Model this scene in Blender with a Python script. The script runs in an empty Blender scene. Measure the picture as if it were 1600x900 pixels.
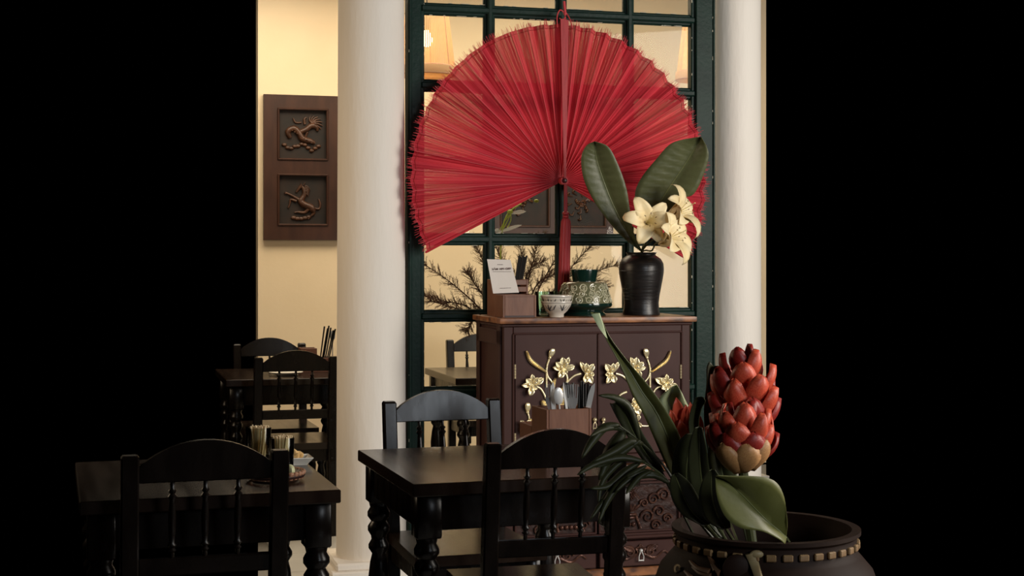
import bpy, bmesh, math, random
from mathutils import Vector, Matrix, Euler

# ------------------------------------------------------------------ camera, world, lights, exposure
S = bpy.context.scene
COL = S.collection
H, F, Y0 = 1.33, 2300.0, 405.0            # eye height (m), focal length in px of a 1600 px frame, horizon row
TH = math.radians(15.5)                   # the room is turned this far from the camera axis
TT = math.radians(17.3)                   # the dining tables stand turned a little further

cam = bpy.data.cameras.new('camera'); camo = bpy.data.objects.new('camera', cam); COL.objects.link(camo)
camo.location = (0, 0, H); camo.rotation_euler = (math.pi / 2, 0, 0)
cam.sensor_width = 36.0; cam.lens = 36.0 * F / 1600.0; cam.shift_y = -(450.0 - Y0) / 1600.0
cam.clip_start = 0.05
S.camera = camo

W = bpy.data.worlds.new('dark'); S.world = W; W.use_nodes = True
W.node_tree.nodes['Background'].inputs[0].default_value = (0, 0, 0, 1)
W.node_tree.nodes['Background'].inputs[1].default_value = 0.0

def area(name, loc, target, sx, sy, power, color):
    l = bpy.data.lights.new(name, 'AREA'); l.shape = 'RECTANGLE'; l.size = sx; l.size_y = sy
    l.energy = power; l.color = color
    o = bpy.data.objects.new(name, l); COL.objects.link(o); o.location = loc
    o.rotation_euler = (Vector(target) - Vector(loc)).to_track_quat('-Z', 'Y').to_euler()
    return o

area('window_daylight', (3.3, 3.4, 1.95), (0.0, 5.9, 1.3), 1.6, 2.0, 140, (1.0, 0.93, 0.84))
area('front_daylight', (2.75, 0.1, 1.95), (-0.2, 5.4, 1.1), 0.9, 0.9, 52, (0.88, 0.94, 1.0))
area('dining_room_ceiling_light', (-0.75, 7.75, 3.0), (-0.75, 7.75, 0), 2.2, 1.2, 56, (1.0, 0.84, 0.62))
area('far_room_ceiling_light', (0.75, 8.0, 3.0), (0.75, 8.0, 0), 1.2, 1.0, 24, (1.0, 0.86, 0.64))
area('left_room_light', (-2.6, 5.0, 1.8), (-0.2, 6.3, 0.9), 1.4, 1.2, 26, (1.0, 0.76, 0.50))

S.view_settings.view_transform = 'Standard'; S.view_settings.look = 'None'
S.view_settings.exposure = 0.0; S.view_settings.gamma = 1.0; S.view_settings.use_curve_mapping = False

# ------------------------------------------------------------------ helpers
def at(px, py, Y):
    return Vector(((px - 800.0) / F * Y, Y, H - (py - Y0) / F * Y))

def uv(t):
    return Vector((math.cos(t), math.sin(t), 0)), Vector((-math.sin(t), math.cos(t), 0))
U, V = uv(TH)
UT, VT = uv(TT)

class Plane:
    """a vertical plane of the place: origin on the floor line, run direction u"""
    def __init__(s, X, Y, t=TH):
        s.o = Vector((X, Y, 0)); s.u, s.v = uv(t); s.t = t
    def a(s, px):
        k = (px - 800.0) / F
        return (k * s.o.y - s.o.x) / (s.u.x - k * s.u.y)
    def az(s, px, py):
        a = s.a(px); Y = s.o.y + a * s.u.y
        return a, H - (py - Y0) / F * Y

def ss(a, b, x):
    t = max(0.0, min(1.0, (x - a) / (b - a))); return t * t * (3 - 2 * t)

def spline(pts, n):
    pts = [Vector(p) for p in pts]
    out = []
    m = len(pts) - 1
    for i in range(n + 1):
        f = i / n * m; k = min(int(f), m - 1); t = f - k
        p0 = pts[max(k - 1, 0)]; p1 = pts[k]; p2 = pts[k + 1]; p3 = pts[min(k + 2, m)]
        out.append(0.5 * ((2 * p1) + (p2 - p0) * t + (2 * p0 - 5 * p1 + 4 * p2 - p3) * t * t + (3 * p1 - p0 - 3 * p2 + p3) * t ** 3))
    return out

class MB:
    def __init__(s): s.bm = bmesh.new()
    def box(s, c, d, bevel=0.0, rot=None, seg=1):
        m = Matrix.Translation(Vector(c))
        if rot is not None: m = m @ (rot.to_matrix().to_4x4() if isinstance(rot, Euler) else rot)
        g = bmesh.ops.create_cube(s.bm, size=1.0, matrix=m @ Matrix.Diagonal((d[0], d[1], d[2], 1)))
        if bevel > 0:
            es = list({e for v in g['verts'] for e in v.link_edges})
            bmesh.ops.bevel(s.bm, geom=es, offset=min(bevel, 0.45 * min(d)), segments=seg, profile=0.7, affect='EDGES')
        return s
    def ring(s, pts): return [s.bm.verts.new(p) for p in pts]
    def skin(s, rings, close=True):
        n = len(rings[0])
        for a, b in zip(rings, rings[1:]):
            for i in range(n if close else n - 1):
                j = (i + 1) % n
                try: s.bm.faces.new((a[i], a[j], b[j], b[i]))
                except ValueError: pass
    def cap(s, r, flip=False):
        try: s.bm.faces.new(list(reversed(r)) if flip else r)
        except ValueError: pass
    def lathe(s, prof, seg=24, c=(0, 0, 0), ripple=None):
        rings = []
        for r, z in prof:
            ps = []
            for i in range(seg):
                a = 2 * math.pi * i / seg
                rr = r * (ripple(a, z) if ripple else 1)
                ps.append((c[0] + rr * math.cos(a), c[1] + rr * math.sin(a), c[2] + z))
            rings.append(s.ring(ps))
        s.skin(rings)
        if prof[0][0] > 1e-6: s.cap(rings[0], True)
        if prof[-1][0] > 1e-6: s.cap(rings[-1])
        return s
    def tube(s, pts, r, seg=8, closed=False, flat=None):
        pts = [Vector(p) for p in pts]; n = len(pts)
        rs = list(r) if isinstance(r, (list, tuple)) else [r] * n
        prev = None; rings = []
        for i, p in enumerate(pts):
            if closed: t = pts[(i + 1) % n] - pts[i - 1]
            else: t = pts[min(i + 1, n - 1)] - pts[max(i - 1, 0)]
            if t.length < 1e-9: t = Vector((0, 0, 1))
            t.normalize()
            if prev is None:
                ref = Vector((0, 0, 1)) if abs(t.z) < 0.9 else Vector((0, 1, 0))
                x = t.cross(ref).normalized()
            else:
                x = (prev - t * prev.dot(t))
                x = x.normalized() if x.length > 1e-6 else t.orthogonal().normalized()
            prev = x; y = t.cross(x)
            f = 1.0 if flat is None else flat
            rings.append(s.ring([p + x * (rs[i] * math.cos(2 * math.pi * k / seg)) + y * (f * rs[i] * math.sin(2 * math.pi * k / seg)) for k in range(seg)]))
        if closed: rings.append(rings[0])
        s.skin(rings)
        if not closed: s.cap(rings[0], True); s.cap(rings[-1])
        return s
    def prism(s, poly, y0, y1, m=None):
        a = [Vector((x, y0, z)) for x, z in poly]; b = [Vector((x, y1, z)) for x, z in poly]
        if m is not None: a = [m @ p for p in a]; b = [m @ p for p in b]
        A = s.ring(a); B = s.ring(b); s.skin([A, B]); s.cap(A, True); s.cap(B)
        return s
    def grid(s, P, closed=False):
        s.skin([s.ring(r) for r in P], closed); return s
    def ell(s, c, d, rot=None, seg=10, rings=7):
        m = Matrix.Translation(Vector(c))
        if rot is not None: m = m @ rot.to_matrix().to_4x4()
        bmesh.ops.create_uvsphere(s.bm, u_segments=seg, v_segments=rings, radius=1.0, matrix=m @ Matrix.Diagonal((d[0], d[1], d[2], 1)))
        return s
    def petal(s, base, tip, width, lift, n, fold=0.25, rows=7, cols=5, droop=0.0, peak=0.6):
        """a curved blade from base to tip, lifted along n, with real bulge"""
        base = Vector(base); tip = Vector(tip); n = Vector(n).normalized()
        d = tip - base; side = d.cross(n).normalized()
        P = []
        for i in range(rows + 1):
            t = i / rows
            w = width * (math.sin(math.pi * min(1, (t * 0.94 + 0.06)) ** (math.log(0.5) / math.log(peak))) ** 0.8) + width * 0.03
            c = base + d * t + n * (lift * math.sin(math.pi * t * 0.75) - droop * t * t)
            P.append([c + side * (w * 0.5 * (2 * j / cols - 1)) + n * (fold * w * (abs(2 * j / cols - 1) ** 2 - 0.3)) for j in range(cols + 1)])
        s.grid(P); return s
    def build(s, name, mat, parent=None, smooth=40, origin=None, solid=0.0, sub=0, stuff=False):
        bmesh.ops.recalc_face_normals(s.bm, faces=s.bm.faces)
        if origin is not None: bmesh.ops.translate(s.bm, verts=s.bm.verts, vec=-Vector(origin))
        me = bpy.data.meshes.new(name); s.bm.to_mesh(me); s.bm.free()
        if mat is not None: me.materials.append(mat)
        if smooth:
            me.polygons.foreach_set('use_smooth', [True] * len(me.polygons))
            me.set_sharp_from_angle(angle=math.radians(smooth))
        o = bpy.data.objects.new(name, me); COL.objects.link(o)
        if origin is not None: o.location = origin
        if parent is not None: o.parent = parent
        if sub:
            k = o.modifiers.new('smooth', 'SUBSURF'); k.levels = sub; k.render_levels = sub
        if solid:
            k = o.modifiers.new('thickness', 'SOLIDIFY'); k.thickness = solid; k.offset = 0
        if stuff: o['kind'] = 'stuff'
        return o

def tag(o, label, cat, group=None, kind=None):
    o['label'] = label; o['category'] = cat
    if group: o['group'] = group
    if kind: o['kind'] = kind
    return o
def thing(name, loc, rz=0.0, label=None, cat=None, group=None):
    o = bpy.data.objects.new(name, None); COL.objects.link(o); o.empty_display_size = 0.1
    o.location = loc; o.rotation_euler = (0, 0, rz)
    if label: tag(o, label, cat, group)
    return o
def copy_tree(o, parent=None):
    c = o.copy(); COL.objects.link(c)
    if parent is not None: c.parent = parent
    for ch in list(o.children): copy_tree(ch, c)
    return c
def put(proto, first, loc, rz, label, cat, group=None, scale=None):
    o = proto if first else copy_tree(proto)
    o.location = loc; o.rotation_euler = (0, 0, rz)
    if scale: o.scale = scale
    tag(o, label, cat, group)
    return o
def alike(name, me, parent=None, loc=(0, 0, 0), rot=(0, 0, 0), scale=None):
    o = bpy.data.objects.new(name, me); COL.objects.link(o); o.parent = parent
    o.location = loc; o.rotation_euler = rot
    if scale: o.scale = scale
    return o

# ------------------------------------------------------------------ materials
def pmat(name, col, rough=0.5, metal=0.0, col2=None, scale=12.0, stretch=(1, 1, 1), bump=0.0, bscale=None, detail=4.0, lo=0.35, hi=0.65,
         coat=0.0, trans=0.0, sheen=0.0, subs=0.0, spec=0.5, rvar=0.0, ior=1.45):
    m = bpy.data.materials.new(name); m.use_nodes = True
    nt = m.node_tree; N = nt.nodes; L = nt.links; b = N['Principled BSDF']
    b.inputs['Base Color'].default_value = (*col, 1); b.inputs['Roughness'].default_value = rough
    b.inputs['Metallic'].default_value = metal; b.inputs['Coat Weight'].default_value = coat
    b.inputs['Transmission Weight'].default_value = trans; b.inputs['Specular IOR Level'].default_value = spec
    b.inputs['Subsurface Weight'].default_value = subs; b.inputs['IOR'].default_value = ior
    tc = N.new('ShaderNodeTexCoord'); mp = N.new('ShaderNodeMapping'); mp.inputs['Scale'].default_value = stretch
    L.new(tc.outputs['Object'], mp.inputs['Vector'])
    if col2 is not None or rvar:
        n = N.new('ShaderNodeTexNoise'); n.inputs['Scale'].default_value = scale; n.inputs['Detail'].default_value = detail
        L.new(mp.outputs[0], n.inputs['Vector'])
        r = N.new('ShaderNodeMapRange'); r.inputs['From Min'].default_value = lo; r.inputs['From Max'].default_value = hi
        L.new(n.outputs['Fac'], r.inputs['Value'])
        if col2 is not None:
            x = N.new('ShaderNodeMix'); x.data_type = 'RGBA'; x.inputs['A'].default_value = (*col, 1); x.inputs['B'].default_value = (*col2, 1)
            L.new(r.outputs[0], x.inputs['Factor']); L.new(x.outputs['Result'], b.inputs['Base Color'])
        if rvar:
            q = N.new('ShaderNodeMapRange'); q.inputs['To Min'].default_value = rough - rvar; q.inputs['To Max'].default_value = rough + rvar
            L.new(r.outputs[0], q.inputs['Value']); L.new(q.outputs[0], b.inputs['Roughness'])
    if bump:
        n2 = N.new('ShaderNodeTexNoise'); n2.inputs['Scale'].default_value = bscale or scale * 2; n2.inputs['Detail'].default_value = 5
        L.new(mp.outputs[0], n2.inputs['Vector'])
        bp = N.new('ShaderNodeBump'); bp.inputs['Strength'].default_value = bump; bp.inputs['Distance'].default_value = 0.01
        L.new(n2.outputs['Fac'], bp.inputs['Height']); L.new(bp.outputs[0], b.inputs['Normal'])
    return m

M = {}
M['wall'] = pmat('cream_plaster', (0.80, 0.655, 0.445), 0.85, col2=(0.83, 0.685, 0.475), scale=3, bump=0.06, bscale=40)
M['column'] = pmat('white_brushed_paint', (0.84, 0.79, 0.72), 0.62, col2=(0.80, 0.74, 0.66), scale=5, stretch=(1, 1, 0.25), bump=0.22, bscale=38, lo=0.45, hi=0.75)
M['tile'] = pmat('pale_floor_tile', (0.52, 0.51, 0.48), 0.35, col2=(0.58, 0.57, 0.54), scale=6)
M['grout'] = pmat('grey_grout', (0.22, 0.21, 0.19), 0.9)
M['plaster_ceiling'] = pmat('white_ceiling_paint', (0.75, 0.70, 0.60), 0.9)
M['green'] = pmat('dark_green_gloss_paint', (0.0055, 0.019, 0.0145), 0.42, col2=(0.009, 0.028, 0.021), spec=0.16, scale=9, bump=0.12, bscale=60)
M['chip'] = pmat('chipped_pale_paint', (0.55, 0.52, 0.42), 0.8)
M['wood'] = pmat('black_brown_lacquered_wood', (0.0034, 0.0022, 0.0017), 0.27, col2=(0.0060, 0.0038, 0.0028), scale=6, stretch=(3, 3, 1), bump=0.012, bscale=20, rvar=0.04, spec=0.28)
M['table_wood'] = pmat('dark_table_wood', (0.0105, 0.0060, 0.0042), 0.22, col2=(0.017, 0.0096, 0.0062), scale=3, stretch=(7, 0.6, 1), bump=0.006, bscale=10, rvar=0.03, spec=0.45)
M['cabinet'] = pmat('plum_brown_paint', (0.046, 0.0185, 0.0155), 0.50, col2=(0.056, 0.024, 0.020), spec=0.22, scale=6, bump=0.03, bscale=30)
M['cabinet_edge'] = pmat('worn_red_brown_wood', (0.075, 0.028, 0.014), 0.38, col2=(0.32, 0.125, 0.045), scale=9, stretch=(1.6, 3, 3), bump=0.05)
M['carving'] = pmat('copper_brown_carving', (0.050, 0.021, 0.016), 0.30, col2=(0.115, 0.050, 0.033), scale=30, bump=0.35, bscale=45, metal=0.5)
M['carving_ground'] = pmat('dark_carving_ground', (0.020, 0.008, 0.0065), 0.45, col2=(0.045, 0.018, 0.013), scale=24, bump=0.4, bscale=50, spec=0.3)
M['gold'] = pmat('pale_gold_leaf', (0.95, 0.80, 0.46), 0.36, metal=0.72, col2=(0.97, 0.86, 0.58), scale=60, bump=0.10, bscale=120)
M['brass'] = pmat('polished_brass', (0.75, 0.62, 0.38), 0.30, metal=0.6)
M['steel'] = pmat('brushed_steel', (0.62, 0.62, 0.61), 0.34, metal=0.45)
M['black'] = pmat('matt_black_plastic', (0.006, 0.006, 0.006), 0.45)
M['caddy'] = pmat('red_brown_wood_box', (0.135, 0.052, 0.027), 0.45, col2=(0.18, 0.075, 0.040), scale=10, stretch=(5, 1, 1), bump=0.04)
M['caddy_dark'] = pmat('dark_brown_wood_box', (0.035, 0.014, 0.010), 0.5)
M['card'] = pmat('white_card', (0.80, 0.76, 0.72), 0.6)
M['ink'] = pmat('dark_print', (0.10, 0.06, 0.055), 0.7)
M['panel'] = pmat('dark_carved_panel_wood', (0.032, 0.0108, 0.0055), 0.45, col2=(0.050, 0.018, 0.009), scale=5, stretch=(4, 4, 1), bump=0.05)
M['panel_dark'] = pmat('blackened_wood_ground', (0.008, 0.006, 0.005), 0.6, col2=(0.020, 0.010, 0.006), scale=12)
M['relief'] = pmat('rubbed_wood_relief', (0.040, 0.016, 0.008), 0.36, col2=(0.085, 0.036, 0.018), scale=30, bump=0.2, bscale=70)
M['tassel'] = pmat('red_silk_thread', (0.42, 0.022, 0.028), 0.55, col2=(0.30, 0.012, 0.018), scale=30, stretch=(8, 8, 0.4), bump=0.2, bscale=60)
M['cord'] = pmat('red_cord', (0.55, 0.05, 0.06), 0.6)
M['pivot'] = pmat('dark_red_rivet', (0.06, 0.008, 0.009), 0.35)
M['rib'] = pmat('red_bamboo_rib', (0.58, 0.045, 0.06), 0.6, col2=(0.48, 0.03, 0.04), scale=20)
M['jar_green'] = pmat('dark_green_glaze', (0.005, 0.020, 0.0145), 0.14, coat=0.4)
M['jar_body'] = pmat('olive_celadon_glaze', (0.16, 0.15, 0.085), 0.16, col2=(0.11, 0.115, 0.065), scale=30, coat=0.6)
M['jar_relief'] = pmat('pale_celadon_scrolls', (0.50, 0.47, 0.33), 0.18, col2=(0.38, 0.37, 0.25), scale=45, coat=0.6)
M['vase'] = pmat('black_brown_stoneware', (0.010, 0.009, 0.009), 0.33, col2=(0.018, 0.015, 0.014), scale=8, stretch=(1, 1, 14), bump=0.12, bscale=9)
M['china'] = pmat('grey_white_porcelain', (0.62, 0.57, 0.50), 0.2, col2=(0.55, 0.50, 0.43), scale=12, coat=0.4)
M['china_blue'] = pmat('blue_black_brushwork', (0.035, 0.036, 0.045), 0.25)
M['plate'] = pmat('white_porcelain_plate', (0.78, 0.75, 0.68), 0.2, coat=0.3)
M['leaf'] = pmat('glossy_dark_leaf', (0.070, 0.078, 0.030), 0.45, col2=(0.090, 0.098, 0.042), scale=14, stretch=(1, 1, 1), bump=0.15, bscale=35)
M['leaf_dark'] = pmat('deep_green_leaf', (0.030, 0.032, 0.012), 0.46, col2=(0.042, 0.044, 0.018), spec=0.28, scale=14, bump=0.1)
M['leaf_bright'] = pmat('fresh_green_leaf', (0.125, 0.125, 0.032), 0.42, col2=(0.155, 0.155, 0.046), scale=16, bump=0.12, bscale=30)
M['leaf_pale'] = pmat('pale_leaf_underside', (0.30, 0.36, 0.16), 0.5, col2=(0.40, 0.46, 0.24), scale=18)
M['vein'] = pmat('pale_leaf_vein', (0.16, 0.17, 0.06), 0.4)
M['stem'] = pmat('green_stem', (0.050, 0.055, 0.018), 0.45)
M['lily'] = pmat('cream_lily_petal', (0.90, 0.77, 0.49), 0.5, col2=(0.88, 0.70, 0.38), scale=16, subs=0.0, bump=0.08, bscale=40)
M['anther'] = pmat('brown_anther', (0.12, 0.06, 0.02), 0.6)
M['filament'] = pmat('pale_yellow_filament', (0.72, 0.62, 0.28), 0.5)
M['ginger'] = pmat('red_ginger_bract', (0.60, 0.060, 0.028), 0.40, col2=(0.74, 0.13, 0.06), scale=22, bump=0.1, bscale=60)
M['ginger_dark'] = pmat('deep_red_bract', (0.25, 0.014, 0.010), 0.42, col2=(0.36, 0.03, 0.02), scale=22, bump=0.1)
M['ginger_tan'] = pmat('faded_tan_bract', (0.52, 0.27, 0.10), 0.5, col2=(0.42, 0.19, 0.07), scale=25)
M['pot'] = pmat('dark_carved_pot', (0.016, 0.0072, 0.0042), 0.62, col2=(0.022, 0.0105, 0.0064), spec=0.15, scale=9, bump=0.1)
M['pot_light'] = pmat('worn_gilded_carving', (0.30, 0.19, 0.085), 0.5, col2=(0.22, 0.12, 0.05), scale=30, bump=0.2)
M['pot_relief'] = pmat('brown_carved_relief', (0.085, 0.038, 0.018), 0.45, col2=(0.12, 0.058, 0.028), scale=20)
M['bone'] = pmat('bone_coloured_inlay', (0.36, 0.28, 0.14), 0.5, col2=(0.24, 0.16, 0.07), scale=30)
M['branch'] = pmat('dry_brown_twig', (0.060, 0.030, 0.016), 0.7)
M['needles'] = pmat('dry_bronze_needles', (0.15, 0.095, 0.038), 0.65, col2=(0.21, 0.12, 0.05), scale=6)
M['needles_red'] = pmat('dry_red_brown_needles', (0.085, 0.032, 0.014), 0.65, col2=(0.13, 0.05, 0.022), scale=6)
M['bud_green'] = pmat('lime_green_bud', (0.42, 0.52, 0.07), 0.5)
M['white_petal'] = pmat('white_petal', (0.75, 0.76, 0.66), 0.5)
M['bamboo'] = pmat('pale_bamboo', (0.62, 0.46, 0.26), 0.5, col2=(0.74, 0.60, 0.38), scale=30)
M['cracker'] = pmat('golden_cracker', (0.66, 0.40, 0.14), 0.6, col2=(0.74, 0.50, 0.22), scale=40, bump=0.3)
M['rattan'] = pmat('pink_brown_rattan', (0.42, 0.22, 0.13), 0.5, col2=(0.30, 0.13, 0.07), scale=35)
M['lime'] = pmat('pale_lime_flesh', (0.62, 0.62, 0.36), 0.45)
M['lime_rind'] = pmat('green_lime_rind', (0.12, 0.22, 0.03), 0.4)

def clear_glass(name, tint, refl, rough=0.02):
    """thin clear glass: lets light through, mirrors a little by angle"""
    m = bpy.data.materials.new(name); m.use_nodes = True
    nt = m.node_tree; N = nt.nodes; L = nt.links; N.remove(N['Principled BSDF'])
    t = N.new('ShaderNodeBsdfTransparent'); t.inputs[0].default_value = (*tint, 1)
    g = N.new('ShaderNodeBsdfGlossy'); g.inputs['Roughness'].default_value = rough
    f = N.new('ShaderNodeFresnel'); f.inputs['IOR'].default_value = refl
    x = N.new('ShaderNodeMixShader'); L.new(f.outputs[0], x.inputs[0]); L.new(t.outputs[0], x.inputs[1]); L.new(g.outputs[0], x.inputs[2])
    L.new(x.outputs[0], N['Material Output'].inputs[0])
    return m
M['glass'] = clear_glass('window_glass', (0.96, 0.96, 0.94), 1.2)
M['tumbler'] = clear_glass('green_tinted_tumbler_glass', (0.74, 0.86, 0.79), 1.55, 0.05)
M['jar_glass'] = clear_glass('clear_jar_glass', (0.90, 0.92, 0.88), 1.5, 0.03)

def fan_material():
    m = bpy.data.materials.new('red_woven_fan_strips'); m.use_nodes = True
    nt = m.node_tree; N = nt.nodes; L = nt.links; N.remove(N['Principled BSDF'])
    uvn = N.new('ShaderNodeUVMap'); uvn.uv_map = 'fan'
    mp = N.new('ShaderNodeMapping'); mp.inputs['Scale'].default_value = (6.0, 0.5, 1)
    L.new(uvn.outputs[0], mp.inputs[0])
    n = N.new('ShaderNodeTexNoise'); n.inputs['Scale'].default_value = 1.6; n.inputs['Detail'].default_value = 3
    L.new(mp.outputs[0], n.inputs['Vector'])
    sep = N.new('ShaderNodeSeparateXYZ'); L.new(uvn.outputs[0], sep.inputs[0])
    colr = N.new('ShaderNodeMix'); colr.data_type = 'RGBA'
    colr.inputs['A'].default_value = (0.36, 0.014, 0.026, 1); colr.inputs['B'].default_value = (0.72, 0.070, 0.098, 1)
    r = N.new('ShaderNodeMapRange'); r.inputs['From Min'].default_value = 0.32; r.inputs['From Max'].default_value = 0.66
    L.new(n.outputs['Fac'], r.inputs['Value']); L.new(r.outputs[0], colr.inputs['Factor'])
    d = N.new('ShaderNodeBsdfDiffuse'); L.new(colr.outputs['Result'], d.inputs[0])
    t = N.new('ShaderNodeBsdfTranslucent'); L.new(colr.outputs['Result'], t.inputs[0])
    x = N.new('ShaderNodeMixShader'); x.inputs[0].default_value = 0.25
    L.new(d.outputs[0], x.inputs[1]); L.new(t.outputs[0], x.inputs[2])
    tr = N.new('ShaderNodeBsdfTransparent'); tr.inputs[0].default_value = (1, 1, 1, 1)
    # gaps between the strips open towards the rim
    mp2 = N.new('ShaderNodeMapping'); mp2.inputs['Scale'].default_value = (22.0, 0.9, 1); L.new(uvn.outputs[0], mp2.inputs[0])
    n2 = N.new('ShaderNodeTexNoise'); n2.inputs['Scale'].default_value = 1.3; n2.inputs['Detail'].default_value = 2; L.new(mp2.outputs[0], n2.inputs['Vector'])
    g = N.new('ShaderNodeMapRange'); g.inputs['From Min'].default_value = 0.50; g.inputs['From Max'].default_value = 0.66; L.new(n2.outputs['Fac'], g.inputs['Value'])
    rad = N.new('ShaderNodeMapRange'); rad.inputs['From Min'].default_value = 0.55; rad.inputs['From Max'].default_value = 0.95; rad.inputs['To Max'].default_value = 0.40
    L.new(sep.outputs['Y'], rad.inputs['Value'])
    mul = N.new('ShaderNodeMath'); mul.operation = 'MULTIPLY'; L.new(g.outputs[0], mul.inputs[0]); L.new(rad.outputs[0], mul.inputs[1])
    x2 = N.new('ShaderNodeMixShader'); L.new(mul.outputs[0], x2.inputs[0]); L.new(x.outputs[0], x2.inputs[1]); L.new(tr.outputs[0], x2.inputs[2])
    L.new(x2.outputs[0], N['Material Output'].inputs[0])
    return m
M['fan'] = fan_material()

def emissive(name, col, strength):
    m = bpy.data.materials.new(name); m.use_nodes = True
    b = m.node_tree.nodes['Principled BSDF']; b.inputs['Base Color'].default_value = (*col, 1)
    b.inputs['Emission Color'].default_value = (*col, 1); b.inputs['Emission Strength'].default_value = strength
    return m
M['bulb'] = emissive('warm_bulb_glass', (1.0, 0.78, 0.46), 9)
def slat_mat():
    m = bpy.data.materials.new('thin_bamboo_slats'); m.use_nodes = True
    nt = m.node_tree; N = nt.nodes; L = nt.links; N.remove(N['Principled BSDF'])
    d = N.new('ShaderNodeBsdfDiffuse'); d.inputs[0].default_value = (0.66, 0.50, 0.32, 1)
    t = N.new('ShaderNodeBsdfTranslucent'); t.inputs[0].default_value = (0.72, 0.52, 0.32, 1)
    x = N.new('ShaderNodeMixShader'); x.inputs[0].default_value = 0.5
    L.new(d.outputs[0], x.inputs[1]); L.new(t.outputs[0], x.inputs[2]); L.new(x.outputs[0], N['Material Output'].inputs[0])
    return m
M['slat'] = slat_mat()

# ------------------------------------------------------------------ the room
PART = Plane(-0.441, 6.15)                # front plane of the green glazed partition
BW = Plane(-1.510, 8.75)                  # back wall of the dining room
wa1 = BW.a(1197)
w = MB(); w.box((wa1 / 2, 0.06, 1.55), (wa1, 0.12, 3.1))
o = w.build('wall_back', M['wall'], smooth=0); o.location = BW.o; o.rotation_euler = (0, 0, TH); o['kind'] = 'structure'

# floor slab and its tiles (only what lies in the pictured room)
def floor_poly(y0, k0, k1):
    pl = [Vector((k0 * y0, y0, 0)), Vector((k1 * y0, y0, 0))]
    e1 = BW.o + BW.u * wa1; e0 = BW.o.copy()
    return [(p.x, p.y) for p in (pl[0], pl[1], e1, e0)]
fp = floor_poly(2.4, -0.172, 0.172)
b = MB()
A = b.ring([(x, y, -0.10) for x, y in fp]); B = b.ring([(x, y, -0.012) for x, y in fp]); b.skin([A, B]); b.cap(A, True); b.cap(B)
fl = b.build('floor', M['grout'], smooth=0); fl['kind'] = 'structure'
ts = 0.40
tb = MB(); tb.box((0, 0, -0.007), (ts - 0.006, ts - 0.006, 0.014), 0.0015)
t0 = tb.build('tile', M['tile'], fl, smooth=0); first = True
for i in range(-14, 16):
    for j in range(2, 26):
        c = U * ((i + 0.35) * ts) + V * ((j + 0.2) * ts)
        if c.y < 2.6 or abs(c.x) / c.y > 0.172 - 0.012: continue
        if (c - BW.o).dot(V) > -0.02 - ts / 2: continue
        if first: t = t0; first = False
        else: t = alike('tile', t0.data, fl)
        t.location = c; t.rotation_euler = (0, 0, TH)

c0 = PART.o + V * 0.05
b = MB()
cp = [c0 - U * 0.25, c0 + U * 1.6, BW.o + U * wa1, BW.o.copy()]
A = b.ring([(p.x, p.y, 3.1) for p in cp]); B = b.ring([(p.x, p.y, 3.2) for p in cp]); b.skin([A, B]); b.cap(A, True); b.cap(B)
b.build('ceiling', M['plaster_ceiling'], smooth=0)['kind'] = 'structure'

def column(x, y, r0, r1, label):
    root = thing('column', (x, y, 0), TH); root['kind'] = 'structure'; root['label'] = label
    b = MB(); prof = []
    for i in range(24):
        z = 0.10 + i * 0.13
        prof.append((r0 + (r1 - r0) * min(1, z / 2.6), z))
    b.lathe(prof, 56); b.build('column_shaft', M['column'], root, smooth=60)
    s = r0 / 0.145
    b = MB(); b.box((0, 0, 0.0375), (0.39 * s, 0.39 * s, 0.075), 0.006)
    b.box((0, 0, 0.088), (0.345 * s, 0.345 * s, 0.032), 0.008)
    b.build('column_plinth', M['column'], root, smooth=30)
column(-0.5854, 6.12, 0.1455, 0.136, 'thick white painted round column left of the red fan')
column(1.006, 6.62, 0.114, 0.112, 'slimmer white painted round column at the right edge')

# glazed partition: window_1
win = thing('window_1', PART.o, TH); win['kind'] = 'structure'
win['label'] = 'tall dark green glazed partition of small panes behind the cabinet'
aR = PART.a(1109) + 0.01
zb = [2.380 - 0.322 * k for k in range(-1, 8)]
am = [PART.a(p) for p in (764, 876.5, 981.5)]
aL_in = PART.a(656); aR_in = PART.a(1083)
def stile(a0, a1, inner):
    b = MB(); b.box(((a0 + a1) / 2, 0, 1.52), (a1 - a0, 0.070, 3.04), 0.004)
    e = a1 if inner > 0 else a0
    b.box((e + inner * 0.005, 0.004, 1.52), (0.022, 0.044, 3.04), 0.004)
    if inner < 0: b.box((a1 - 0.006, -0.034, 1.52), (0.010, 0.016, 3.04), 0.003)
    else: b.box((a0 + 0.010, -0.034, 1.52), (0.012, 0.014, 3.04), 0.003)
    return b.build('stile', M['green'], win, smooth=30)
stile(0.0, aL_in, 1); stile(aR_in, aR, -1)
me = None
for k, z in enumerate(zb):
    b = MB(); b.box(((aL_in + aR_in) / 2, -0.004, z), (aR_in - aL_in, 0.050, 0.026), 0.006)
    b.box(((aL_in + aR_in) / 2, 0.004, z), (aR_in - aL_in, 0.026, 0.052), 0.007)
    b.build('glazing_bar', M['green'], win, smooth=30)
for a in am:
    b = MB(); b.box((a, -0.004, 1.52), (0.024, 0.052, 3.04), 0.006); b.box((a, 0.004, 1.52), (0.050, 0.028, 3.04), 0.007)
    b.build('glazing_bar', M['green'], win, smooth=30)
cols = [aL_in] + am + [aR_in]; zz = [3.04] + zb + [0.0]
pm = MB().box((0, 0, 0), (1, 1, 1)); p0 = pm.build('pane', M['glass'], win, smooth=0); first = True
random.seed(4)
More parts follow.
